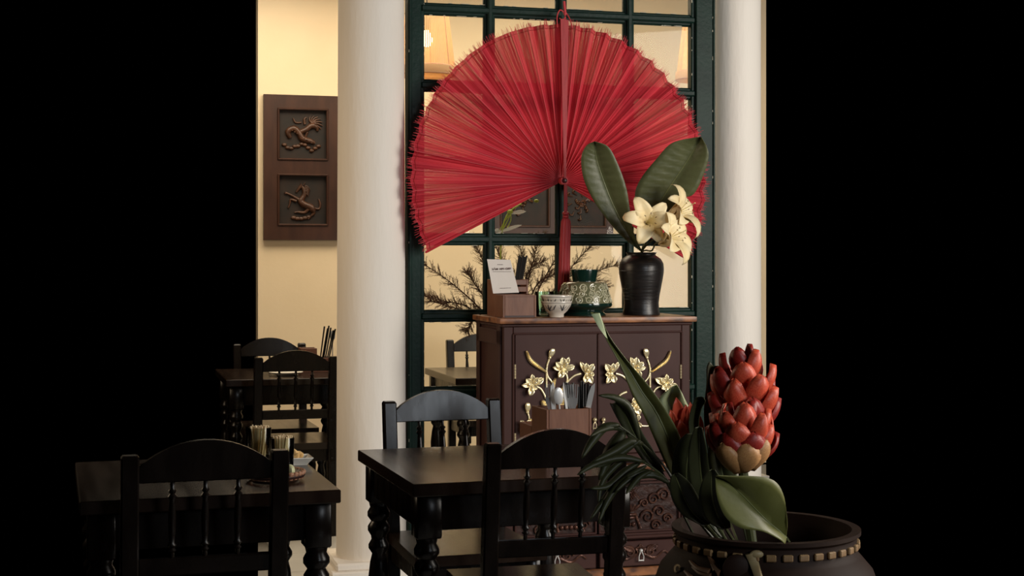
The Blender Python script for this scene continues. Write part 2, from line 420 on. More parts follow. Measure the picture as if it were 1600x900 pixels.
for i in range(4):
    for j in range(len(zz) - 1):
        h = zz[j] - zz[j + 1]
        if h < 0.06: continue
        pn = p0 if first else alike('pane', p0.data, win); first = False
        pn.location = ((cols[i] + cols[i + 1]) / 2, 0.008, (zz[j] + zz[j + 1]) / 2)
        pn.scale = (cols[i + 1] - cols[i] - 0.004, 0.004, h - 0.004)
        pn.rotation_euler = (0, 0, 0)
# chipped old putty along the bars and paint chips on the stiles
b = MB()
for i in range(4):
    for z in zb:
        for q in range(9):
            x = random.uniform(cols[i] + 0.03, cols[i + 1] - 0.03); sgn = random.choice((-1, 1))
            b.box((x, -0.006, z + sgn * 0.0262), (random.uniform(0.006, 0.03), 0.010, random.uniform(0.001, 0.003)))
for q in range(70):
    sx = random.choice((aL_in + 0.014, aR_in - 0.014, 0.004, aR - 0.002, aR - 0.012))
    b.box((sx, -0.036 if sx < 0.01 or sx > aR - 0.02 else -0.019, random.uniform(0.4, 2.7)), (random.uniform(0.001, 0.003), 0.004, random.uniform(0.003, 0.014)))
b.build('paint_chips', M['chip'], win, smooth=0, stuff=True)

# ------------------------------------------------------------------ carved wall panels
def panel_root(px0, px1, z0, z1, label):
    a0, a1 = BW.a(px0), BW.a(px1)
    root = thing('wooden_plaque', BW.o + U * ((a0 + a1) / 2) - V * 0.004 + Vector((0, 0, z0)), TH, label, 'wall panel')
    return root, a1 - a0, z1 - z0
zt = BW.az(411, 148)[1]; zbm = BW.az(411, 375)[1]
root, pw, ph = panel_root(411, 533.5, zbm, zt, 'dark wooden wall panel with carved dragon beast above rearing horse')
def zpt(zx, zy):       # crop pixel of the panel -> panel-local x, z
    px = 405 + zx / 3.754; py = 140 + zy / 3.75
    a, z = BW.az(px, py)
    return a - (BW.a(411) + BW.a(533.5)) / 2, z - zbm
def frame_board(root, w, h, holes, mat, thick=0.035):
    b = MB(); xs = sorted({-w / 2, w / 2, *[q for hl in holes for q in (hl[0], hl[1])]}); zs = sorted({0, h, *[q for hl in holes for q in (hl[2], hl[3])]})
    for i in range(len(xs) - 1):
        for j in range(len(zs) - 1):
            cx, cz = (xs[i] + xs[i + 1]) / 2, (zs[j] + zs[j + 1]) / 2
            if any(hl[0] < cx < hl[1] and hl[2] < cz < hl[3] for hl in holes): continue
            b.box((cx, -thick / 2, cz), (xs[i + 1] - xs[i], thick, zs[j + 1] - zs[j]))
    bmesh.ops.remove_doubles(b.bm, verts=b.bm.verts, dist=1e-5)
    b.build('board', mat, root, smooth=0)
    for hl in holes:
        cx, cz, ww, hh = (hl[0] + hl[1]) / 2, (hl[2] + hl[3]) / 2, hl[1] - hl[0], hl[3] - hl[2]
        MB().box((cx, -0.006, cz), (ww, 0.012, hh)).build('recessed_ground', M['panel_dark'], root, smooth=0)
        b = MB()
        for sx, sz, dx, dz in ((0, hh / 2, ww + 0.012, 0.014), (0, -hh / 2, ww + 0.012, 0.014), (-ww / 2, 0, 0.014, hh), (ww / 2, 0, 0.014, hh)):
            b.box((cx + sx, -thick, cz + sz), (dx, 0.016, dz), 0.005)
        b.build('moulding', mat, root, smooth=30)
x0, z1 = zpt(108, 115); x1, z0 = zpt(395, 415); h1 = (x0, x1, z0, z1)
x0, z1 = zpt(108, 500); x1, z0 = zpt(395, 795); h2 = (x0, x1, z0, z1)
frame_board(root, pw, ph, [h1, h2], M['panel'])
def rp(pts, r, b, y=-0.017, seg=7, n=None):
    ps = [Vector((*[zpt(*p)[0]], y, zpt(*p)[1])) for p in pts]
    n = n or 3 * (len(ps) - 1)
    c = spline(ps, n)
    m = len(r) - 1 if isinstance(r, (list, tuple)) else 0
    rr = [r[min(int(i / n * m), m - 1)] * (1 - (i / n * m - min(int(i / n * m), m - 1))) + r[min(int(i / n * m), m - 1) + 1] * (i / n * m - min(int(i / n * m), m - 1)) for i in range(n + 1)] if m else r
    b.tube(c, rr, seg)
b = MB()   # rearing horse
rp([(232, 640), (255, 672), (300, 690), (318, 715)], [0.016, 0.022, 0.021, 0.016], b)
rp([(240, 655), (262, 615), (255, 580), (240, 562)], [0.019, 0.014, 0.011, 0.010], b)
rp([(247, 560), (228, 585), (214, 603)], [0.011, 0.009, 0.006], b)
rp([(228, 645), (195, 625), (150, 603)], [0.011, 0.007, 0.005], b); rp([(150, 603), (152, 612)], 0.007, b)
rp([(215, 655), (182, 645), (178, 668), (168, 694)], [0.010, 0.007, 0.005, 0.005], b)
rp([(300, 700), (318, 722), (300, 742), (285, 760)], [0.017, 0.012, 0.007, 0.006], b)
rp([(285, 700), (262, 722), (225, 718), (205, 722)], [0.014, 0.010, 0.006, 0.005], b)
rp([(318, 695), (348, 700), (355, 670), (344, 640)], [0.006, 0.007, 0.006, 0.003], b)
for q in range(6): rp([(262, 565 + 9 * q), (280, 570 + 9 * q), (297 - 3 * q, 590 + 8 * q)], [0.006, 0.005, 0.002], b)
rp([(245, 560), (243, 545)], [0.004, 0.002], b); rp([(258, 560), (268, 545)], [0.004, 0.002], b)
for q in range(5): b.ell((zpt(200 + 22 * q, 752)[0], -0.014, zpt(200, 752 + 6 * math.sin(q))[1]), (0.018, 0.010, 0.012))
b.build('horse_relief', M['relief'], root, smooth=60)
b = MB()   # beast with mane on clouds
rp([(180, 285), (165, 250), (200, 228), (230, 255), (250, 290), (300, 305), (325, 318)], [0.012, 0.018, 0.018, 0.019, 0.020, 0.016, 0.008], b)
rp([(240, 250), (275, 235), (300, 215), (318, 215)], [0.016, 0.017, 0.017, 0.019], b)
rp([(318, 215), (335, 225), (338, 245)], [0.017, 0.013, 0.008], b)
for q in range(8):
    a = -2.2 + 0.42 * q
    rp([(310, 205), (310 + 30 * math.cos(a), 205 + 30 * math.sin(a)), (315 + 55 * math.cos(a + 0.3), 205 + 50 * math.sin(a + 0.3))], [0.008, 0.006, 0.002], b)
rp([(265, 205), (262, 175), (275, 165)], [0.009, 0.007, 0.005], b)
rp([(245, 195), (210, 195), (196, 168)], [0.005, 0.005, 0.004], b)
rp([(280, 250), (270, 280), (285, 300)], [0.009, 0.008, 0.005], b)
for q in range(11):
    x = 145 + q * 20; y = 325 + 22 * math.sin(q * 0.9) + (18 if 3 < q < 9 else 0)
    px, pz = zpt(x, y); b.ell((px, -0.016, pz), (0.016, 0.010, 0.011))
for q in range(9): b.ell((zpt(190 + q * 14, 0)[0], -0.032, zpt(0, 238 + 9 * q)[1]), (0.006, 0.006, 0.004))
b.build('beast_relief', M['relief'], root, smooth=60)

a0, a1 = BW.a(768), BW.a(955)
zlo = BW.az(870, 367)[1]
root, pw, ph = panel_root(768, 955, zlo, zlo + 0.80, 'wide dark carved wooden wall panel behind the glass under the fan')
frame_board(root, pw, ph, [(-pw / 2 + 0.05, -0.03, 0.05, 0.36), (0.03, pw / 2 - 0.05, 0.05, 0.36), (-pw / 2 + 0.05, -0.03, 0.44, 0.75), (0.03, pw / 2 - 0.05, 0.44, 0.75)], M['panel'])
random.seed(9)
for cx in (-pw / 4, pw / 4):
    b = MB()
    for q in range(26):
        a = random.uniform(0, 6.28); r = random.uniform(0, 0.11); x = cx + r * math.cos(a); z = 0.20 + r * math.sin(a)
        c = [(x + 0.03 * t * math.cos(a + 3 * t), -0.016, z + 0.03 * t * math.sin(a + 3 * t)) for t in (0, .3, .6, 1.0)]
        b.tube(c, [0.010, 0.008, 0.006, 0.003], 6)
    b.build('carved_relief', M['relief'], root, smooth=60)

# ------------------------------------------------------------------ bamboo pendant lamps
def lamp(px, Y, zb_, label, first=[None]):
    X = (px - 800) / F * Y
    if first[0] is None:
        root = thing('pendant_lamp', (X, Y, zb_), 0, label, 'lamp', 'bamboo pendant lamps')
        first[0] = root
        rt, rb, h = 0.118, 0.158, 0.335
        n = 84; sl = MB(); L_ = math.hypot(h, rb - rt)
        sl.box((0, 0, L_ / 2), (0.0075, 0.0015, L_)); s0 = sl.build('slat', M['slat'], root, smooth=0)
        tilt = math.atan2(rb - rt, h)
        for i in range(n):
            a = 2 * math.pi * i / n; s_ = s0 if i == 0 else alike('slat', s0.data, root)
            s_.location = (rb * math.cos(a), rb * math.sin(a), 0.0); s_.rotation_euler = (-tilt, 0, a + math.pi / 2)
        for i in range(6):
            a = 2 * math.pi * (i + 0.4) / 6
            MB().tube([(rb * .99 * math.cos(a), rb * .99 * math.sin(a), 0), (rt * .99 * math.cos(a), rt * .99 * math.sin(a), h)], 0.0035, 6).build('strut', M['rattan'], root)
        b = MB(); b.lathe([(rb + .003, -.003), (rb + .005, 0), (rb + .003, .044), (rb - .002, .044), (rb - .001, 0)], 48); b.build('bottom_band', M['slat'], root)
        for z, r in ((0.045, rb - 0.004), (h, rt), (0.0, rb + .002)):
            b = MB(); b.tube([((r) * math.cos(2 * math.pi * k / 40), r * math.sin(2 * math.pi * k / 40), z) for k in range(40)], 0.004, 6, closed=True); b.build('hoop', M['rattan'], root)
        b = MB(); b.lathe([(0.0, 0.155), (0.018, 0.16), (0.030, 0.185), (0.030, 0.20), (0.016, 0.235), (0.013, 0.25)], 20); b.build('bulb', M['bulb'], root)
        b = MB(); b.lathe([(0.017, 0.245), (0.017, 0.30), (0.008, 0.31)], 16); b.build('socket', M['black'], root)
        b = MB(); b.tube([(0, 0, 0.30), (0, 0, 3.1 - zb_)], 0.003, 6); b.build('hanging_cord', M['black'], root)
        b = MB()
        for a in (0, 2.09, 4.19): b.tube([(0, 0, 0.305), (rt * math.cos(a), rt * math.sin(a), h)], 0.002, 5)
        b.build('spider', M['black'], root)
        l = bpy.data.lights.new('bulb_light', 'POINT'); l.energy = 2.0; l.color = (1.0, 0.78, 0.50); l.shadow_soft_size = 0.04
        lo = bpy.data.objects.new('bulb_light', l); COL.objects.link(lo); lo.parent = root; lo.location = (0, 0, 0.13)
    else:
        root = copy_tree(first[0]); root.location = (X, Y, zb_); root['label'] = label
    return root
lamp(667, 8.0, 2.328, 'bamboo slat pendant lamp glowing behind the upper left pane')
lamp(1100, 8.35, 2.346, 'bamboo slat pendant lamp peeking past the right green stile')

# ------------------------------------------------------------------ chairs and tables
def spindle_prof(z0, z1):
    h = z1 - z0
    pts = [(0.0055, 0), (0.0055, .10), (0.0105, .125), (0.006, .155), (0.011, .19), (0.0065, .225), (0.0085, .36), (0.0095, .55), (0.0075, .70), (0.0065, .76), (0.0115, .80), (0.006, .835), (0.0105, .87), (0.0055, .90), (0.0055, 1.0)]
    return [(r, z0 + h * t) for r, t in pts]
def rake(b):      # the back leans a little from the seat upwards
    for v in b.bm.verts: v.co.y += 0.13 * (0.85 - max(v.co.z, 0.43))
    return b
def make_chair():
    root = thing('dining_chair', (0, 0, 0))
    w = 0.396; p = 0.042
    # origin: floor below the middle of the back; the chair faces +y
    for s in (-1, 1):
        b = MB(); rings = []
        for z, hw in ((0, p / 2), (0.43, p / 2), (0.86, p / 2), (0.866, p / 2 - .004)):
            c_ = 0.004; X = s * (w / 2 - p / 2)
            rings.append(b.ring([(X + x, y, z) for x, y in ((hw - c_, -hw), (hw, -hw + c_), (hw, hw - c_), (hw - c_, hw), (-hw + c_, hw), (-hw, hw - c_), (-hw, -hw + c_), (-hw + c_, -hw))]))
        b.skin(rings); b.cap(rings[0], True); b.cap(rings[-1]); rake(b)
        b.build('back_post', M['wood'], root, smooth=30)
    wi = w / 2 - p + 0.002
    poly = [(-wi, 0.798), (wi, 0.798), (wi, 0.838)]
    for i in range(1, 16):
        t = i / 16; x = wi * (1 - 2 * t); poly.append((x, 0.838 + 0.060 * (1 - (abs(2 * t - 1)) ** 2.1)))
    poly.append((-wi, 0.838))
    b = MB(); b.prism(poly, -0.011, 0.011); es = [e for e in b.bm.edges if abs((e.verts[0].co - e.verts[1].co).y) < 1e-6]
    bmesh.ops.bevel(b.bm, geom=es, offset=0.003, segments=1, affect='EDGES'); rake(b); b.build('crest_rail', M['wood'], root, smooth=25)
    b = MB(); b.box((0, 0, 0.590), (2 * wi, 0.022, 0.045), 0.004); rake(b); b.build('lower_rail', M['wood'], root, smooth=30)
    sp = None
    for i in (-1, 0, 1):
        x = i * (w - 2 * p) / 4
        if sp is None:
            b = MB(); b.lathe(spindle_prof(0.605, 0.802), 12); rake(b); sp = b.build('spindle', M['wood'], root, smooth=60); sp.location = (x, 0, 0)
        else: alike('spindle', sp.data, root, (x, 0, 0))
    b = MB(); b.prism([(-w / 2 + .004, 0.0), (w / 2 - .004, 0.0), (w / 2 + .008, 0.43), (-w / 2 - .008, 0.43)], 0.418, 0.45, Matrix(((1, 0, 0, 0), (0, 0, 1, 0.05), (0, 1, 0, 0), (0, 0, 0, 1))))
    b.build('seat', M['table_wood'], root, smooth=30)
    b = MB()
    b.box((0, 0.42, 0.388), (w - .06, 0.02, 0.06), .003); b.box((0, 0.075, 0.388), (w - .08, 0.02, 0.06), .003)
    for s in (-1, 1): b.box((s * (w / 2 - .02), 0.225, 0.388), (0.02, 0.39, 0.06), .003)
    b.build('seat_frame', M['wood'], root, smooth=30)
    fl_ = None
    for s in (-1, 1):
        if fl_ is None:
            b = MB(); b.box((0, 0, 0.37), (0.042, 0.042, 0.10), .004)
            b.lathe([(0.015, 0.0), (0.019, 0.02), (0.017, 0.08), (0.013, 0.10), (0.02, 0.115), (0.013, 0.13), (0.017, 0.18), (0.021, 0.25), (0.014, 0.29), (0.021, 0.305), (0.014, 0.32)], 14)
            fl_ = b.build('front_leg', M['wood'], root, smooth=50); fl_.location = (s * (w / 2 - .02), 0.42, 0)
        else: alike('front_leg', fl_.data, root, (s * (w / 2 - .02), 0.42, 0))
    for s in (-1, 1):
        b = MB(); b.box((s * (w / 2 - .021), 0.21, 0.17), (0.018, 0.40, 0.028), .003); b.build('stretcher', M['wood'], root, smooth=30)
    b = MB(); b.box((0, 0.05, 0.24), (w - 2 * p + .004, 0.018, 0.03), .003); b.build('stretcher', M['wood'], root, smooth=30)
    return root

def make_table(wd, dp):
    root = thing('dining_table', (0, 0, 0))
    b = MB(); b.box((0, 0, 0.733), (wd, dp, 0.034), 0.003); b.build('tabletop', M['table_wood'], root, smooth=30)
    lx, ly = wd / 2 - 0.052, dp / 2 - 0.062; q = 0.068
    for s in (-1, 1):
        b = MB(); b.box((0, s * (ly + 0.012), 0.668), (2 * lx - q + .004, 0.02, 0.096), .002); b.build('apron', M['wood'], root, smooth=30)
        b = MB(); b.box((s * (lx + 0.012), 0, 0.668), (0.02, 2 * ly - q + .004, 0.096), .002); b.build('apron', M['wood'], root, smooth=30)
    lg = None
    prof = [(0.022, 0.0), (0.028, 0.012), (0.028, 0.05), (0.020, 0.07), (0.030, 0.09), (0.030, 0.10), (0.019, 0.12), (0.024, 0.18), (0.031, 0.28), (0.033, 0.36), (0.026, 0.42), (0.020, 0.445),
            (0.031, 0.462), (0.031, 0.472), (0.022, 0.488), (0.024, 0.50), (0.033, 0.515), (0.033, 0.527), (0.023, 0.543), (0.034, 0.558), (0.034, 0.57), (0.026, 0.584), (0.030, 0.600)]
    for sx in (-1, 1):
        for sy in (-1, 1):
            if lg is None:
                b = MB(); b.box((0, 0, 0.658), (q, q, 0.116), .004); b.lathe(prof, 20)
                lg = b.build('leg', M['wood'], root, smooth=50); lg.location = (sx * lx, sy * ly, 0)
            else: alike('leg', lg.data, root, (sx * lx, sy * ly, 0))
    return root

PI = math.pi
G = 'dark turned dining chairs'
ch = make_chair()
put(ch, True, (-0.232, 4.86, 0), TT + PI, 'black wooden chair facing the camera behind the main table', 'chair', G)
put(ch, False, (0.112, 3.755, 0), TT - math.radians(4), 'black wooden chair with its back to us before the main table', 'chair', G, (0.935, 1, 1))
put(ch, False, (-0.735, 3.535, 0), TT, 'black wooden chair cut off at the lower left corner', 'chair', G)
put(ch, False, (-1.0245, 6.985, 0), TH, 'black wooden chair with its back to us beside the left column', 'chair', G)
put(ch, False, (-1.335, 8.10, 0), TH + PI, 'black wooden chair furthest back under the carved horse panel', 'chair', G)
put(ch, False, (-0.188, 8.52, 0), TH + PI, 'dark chair seen through the glass left of the cabinet', 'chair', G)
G = 'dark turned dining tables'
tb_ = make_table(0.632, 0.72)
put(tb_, True, (-0.0608, 4.2277, 0), TT, 'black wooden table in the foreground centre with turned legs', 'table', G)
put(tb_, False, (-0.839, 3.955, 0), TT, 'dark wooden table at lower left carrying jars and crackers', 'table', G)
put(tb_, False, (-1.165, 7.50, 0), TH, 'dark wooden table between the two chairs at the far left', 'table', G)
put(tb_, False, (-0.0657, 7.60, 0), TH, 'dark wooden table behind the glass left of the cabinet', 'table', G)

# ------------------------------------------------------------------ carved cabinet
CB = Plane(-0.0353, 5.79); CW, CD, CH = 0.7865, 0.405, 1.098
cab = thing('cabinet', CB.o, TH, 'plum brown cabinet with gilded flower doors and carved drawers', 'cabinet')
def cz(py, px=930): return CB.az(px, py)[1]
b = MB(); b.box((CW / 2, CD / 2 + 0.012, 0.565), (CW, CD - 0.024, 1.03)); b.build('carcass', M['cabinet'], cab, smooth=0)
b = MB(); b.box((CW / 2, CD / 2 - 0.012, CH - 0.011), (CW + 0.044, CD + 0.040, 0.022), 0.007, seg=2); b.build('cabinet_top', M['cabinet_edge'], cab, smooth=40)
b = MB(); b.box((CW / 2, CD / 2 - 0.004, CH - 0.029), (CW + 0.020, CD + 0.020, 0.014), 0.005); b.build('cornice', M['cabinet'], cab, smooth=40)
zT = 1.036; zB = 0.548; aL = CB.a(801); aRr = CB.a(1064)
for x0, x1 in ((0.0, aL), (aRr, CW)):
    b = MB(); b.box(((x0 + x1) / 2, 0.008, 0.55), (x1 - x0, 0.030, 1.04), 0.003); b.build('face_stile', M['cabinet'], cab, smooth=30)
for z0, z1 in ((zT, 1.068), (0.515, zB), (0.20, 0.228), (0.435, 0.475)):
    b = MB(); b.box(((aL + aRr) / 2, 0.008, (z0 + z1) / 2), (aRr - aL, 0.030, z1 - z0), 0.003); b.build('face_rail', M['cabinet'], cab, smooth=30)
b = MB()   # bead that frames the doors
for x, z, dx, dz in (((aL + aRr) / 2, zT, aRr - aL, 0.008), (aL, (zT + zB) / 2, 0.008, zT - zB), (aRr, (zT + zB) / 2, 0.008, zT - zB)): b.box((x, -0.009, z), (dx, 0.010, dz), 0.003)
b.build('door_bead', M['cabinet'], cab, smooth=30)
b = MB(); b.box((CW / 2, -0.012, 0.497), (CW + 0.03, 0.05, 0.020), 0.006, seg=2); b.box((CW / 2, -0.006, 0.482), (CW + 0.016, 0.036, 0.014), 0.004); b.build('waist_moulding', M['cabinet_edge'], cab, smooth=40)
b = MB(); b.box((CW / 2, -0.008, 0.214), (CW + 0.02, 0.04, 0.012), 0.004); b.build('waist_moulding', M['cabinet'], cab, smooth=40)
# framed side panel on the left
b = MB()
for y, z, dy, dz in ((CD / 2, 1.02, CD - .03, 0.06), (CD / 2, 0.50, CD - .03, 0.06), (0.04, 0.6, 0.05, 1.0), (CD - 0.035, 0.6, 0.05, 1.0), (CD / 2, 0.08, CD - .03, 0.1)): b.box((-0.004, y, z), (0.012, dy, dz), 0.003)
b.build('side_frame', M['cabinet'], cab, smooth=30)
for x in (0.035, CW - 0.035):
    for y in (0.04, CD - 0.04):
        b = MB(); b.lathe([(0.02, 0), (0.032, 0.015), (0.032, 0.035), (0.022, 0.05), (0.03, 0.055)], 16, (x, y, 0)); b.build('foot', M['cabinet'], cab)
b = MB(); b.box((CW / 2, 0.006, 0.070), (CW, 0.022, 0.036), 0.004); b.build('apron', M['cabinet_edge'], cab, smooth=30)

def relief_door(x0, x1, mirror):
    d = MB().box(((x0 + x1) / 2, 0.002, (zT + zB) / 2), (x1 - x0 - 0.004, 0.026, zT - zB - 0.004), 0.003).build('door', M['cabinet'], cab, smooth=30)
    yf = -0.012
    def q(zx, zy, lift=0.0):
        px = 800 + zx / 5.629; py = 530 + zy / 5.625
        if mirror: px = 1866 - px
        a, z = CB.az(px, py)
        return Vector((a, yf - lift, z))
    n = Vector((0, -1, 0)); k = 5.83 / 2300 / 5.63
    def stem(pts, r=0.0034, name='gold_stem', r1=None):
        c = spline([q(*p, 0.002) for p in pts], 4 * (len(pts) - 1)); m = len(c)
        rr = [r + ((r1 if r1 is not None else r) - r) * i / (m - 1) for i in range(m)]
        MB().tube(c, rr, 7).build(name, M['gold'], d, smooth=60)
    def blade(pts, wmax, name='gold_leaf'):
        c = spline([q(*p, 0.002) for p in pts], 12); P = []
        for i, p in enumerate(c):
            t = i / 12; tn = (c[min(i + 1, 12)] - c[max(i - 1, 0)]).normalized(); sd = tn.cross(n)
            wv = wmax * k * (0.12 + math.sin(math.pi * min(1, t * 0.97 + .03)) ** 0.8)
            P.append([p + sd * wv * s + n * (0.0035 + (0.006 if abs(s) in (0.5,) else 0.0) + (-.001 if s == 0 else 0)) for s in (-1, -0.5, 0, 0.5, 1)])
        b = MB(); b.grid(P); b.build(name, M['gold'], d, smooth=50, solid=0.003)
    def flower(cx, cy, petals, wid=46):
        b = MB()
        for i, (px_, py_) in enumerate(petals):
            c0 = q(cx, cy, 0.004 + 0.0015 * (i % 3)); t0 = q(cx + (px_ - cx) * 1.14, cy + (py_ - cy) * 1.14, 0.006 + 0.004 * (i % 2))
            b.petal(c0 + (c0 - t0) * 0.12, t0, wid * k * (0.98 + 0.16 * ((i * 7) % 3 - 1)), 0.010, n, fold=0.28, droop=-0.004, peak=0.62)
        for i, (px_, py_) in enumerate(petals):
            if i % 2 == 0: continue
            c0 = q(cx, cy, 0.010); t0 = q(cx + (px_ - cx) * .58 + (8 if i % 2 else -8), cy + (py_ - cy) * .58 + (6 if i % 3 else -8), 0.015)
            b.petal(c0, t0, wid * k * 0.50, 0.009, n, fold=-0.25, droop=-0.003)
        for i in range(5):
            a = i * 1.257; p = q(cx + 9 * math.cos(a), cy + 9 * math.sin(a), 0.010)
            b.ell(p, (0.004, 0.005, 0.006), seg=8, rings=5)
        b.ell(q(cx, cy, 0.010), (0.006, 0.006, 0.006), seg=8, rings=6)
        b.build('gold_flower', M['gold'], d, smooth=60, solid=0.0022)
    def bud(cx, cy, tx, ty, wv):
        b = MB(); n_ = n
        for s in (-1, 0, 1):
            off = Vector((s * wv * k * 0.28, 0, 0)); b.petal(q(cx, cy, 0.003) + off * 0.3, q(tx, ty, 0.005) + off * (0.5 if s else 0), wv * k * 0.62, 0.011, n_, fold=-0.25, droop=-0.002)
        b.ell(q(cx, cy, 0.004), (0.006, 0.005, 0.005), seg=8, rings=5)
        b.build('gold_bud', M['gold'], d, smooth=60, solid=0.002)
    blade([(116, 98), (150, 180), (215, 235), (292, 288)], 17)
    stem([(292, 250), (305, 325), (345, 385), (350, 490)], 0.004)
    bud(322, 160, 345, 78, 62)
    stem([(318, 175), (296, 255), (294, 420)], 0.0042)
    flower(437, 262, [(352, 245), (372, 205), (425, 165), (475, 165), (522, 235), (395, 325), (455, 300)], 52)
    stem([(462, 290), (476, 345), (465, 400), (440, 470)], 0.005)
    flower(640, 300, [(585, 205), (630, 215), (692, 222), (695, 305), (682, 375), (620, 370)], 50)
    stem([(595, 300), (545, 315), (505, 345), (470, 385)], 0.0055, r1=0.004)
    flower(163, 398, [(160, 312), (205, 340), (250, 345), (78, 400), (112, 350), (140, 480), (200, 430)], 50)
    stem([(200, 412), (240, 430), (270, 475), (287, 515)], 0.0045)
    blade([(370, 340), (358, 380), (352, 440)], 13); blade([(455, 395), (425, 440), (400, 480)], 13)
    bud(128, 640, 122, 552, 58); stem([(128, 640), (140, 680), (140, 705)], 0.004)
    blade([(140, 700), (175, 710), (222, 735)], 12)
    flower(100, 772, [(62, 715), (138, 710), (60, 800), (105, 825), (148, 790)], 56)
    blade([(300, 610), (275, 570), (252, 535)], 24); blade([(312, 615), (262, 620), (222, 660)], 30)
    flower(430, 580, [(395, 515), (450, 515), (472, 570), (470, 640), (400, 650), (385, 590)], 56)
    stem([(590, 440), (592, 520), (575, 600)], 0.005, r1=0.003) if not mirror else stem([(565, 640), (588, 560), (560, 490), (500, 460)], 0.0035, r1=0.006)
    flower(430, 720, [(400, 665), (460, 665), (470, 760), (390, 760)], 50)
    stem([(430, 650), (432, 770)], 0.006)
    stem([(350, 485), (385, 535), (425, 590)], 0.0045); stem([(287, 512), (340, 580), (420, 680)], 0.0045); stem([(440, 468), (425, 520), (430, 570)], 0.005); stem([(222, 735), (320, 760), (425, 750)], 0.004)
    blade([(560, 640), (520, 690), (440, 760)], 16)
    hx = x0 + 0.002 if not mirror else x1 - 0.002
    for zc in (CB.az(803 if not mirror else 1061, 580)[1], zB + 0.07):
        b = MB()
        for i in range(5): b.lathe([(0.0042, 0), (0.0042, 0.010)], 8, (hx, -0.013, zc + (i - 2.5) * 0.0115))
        b.build('hinge', M['brass'], d)
    kx, kz = CB.az(940.5 if mirror else 927, 655)
    b = MB(); b.ell((kx, -0.020, kz), (0.009, 0.010, 0.009)); b.build('knob', M['brass'], d)
    b = MB(); b.tube([(kx, -0.020, kz - 0.006), (kx - 0.006, -0.022, kz - 0.020), (kx - 0.007, -0.020, kz - 0.038)], 0.0022, 6)
    b.tube([(kx, -0.020, kz - 0.006), (kx + 0.006, -0.022, kz - 0.020), (kx + 0.007, -0.020, kz - 0.038)], 0.0022, 6); b.tube([(kx - .007, -0.020, kz - 0.034), (kx + .007, -0.020, kz - 0.034)], 0.0022, 6)
    b.build('drop_pull', M['brass'], d)
    return d
amid = CB.a(933)
relief_door(aL + 0.004, amid, False); relief_door(amid, aRr - 0.004, True)
b = MB(); b.box((CB.a(933), -0.012, (zT + zB) / 2), (0.006, 0.010, zT - zB - .01), 0.002); b.build('closing_bead', M['cabinet'], cab, smooth=30)

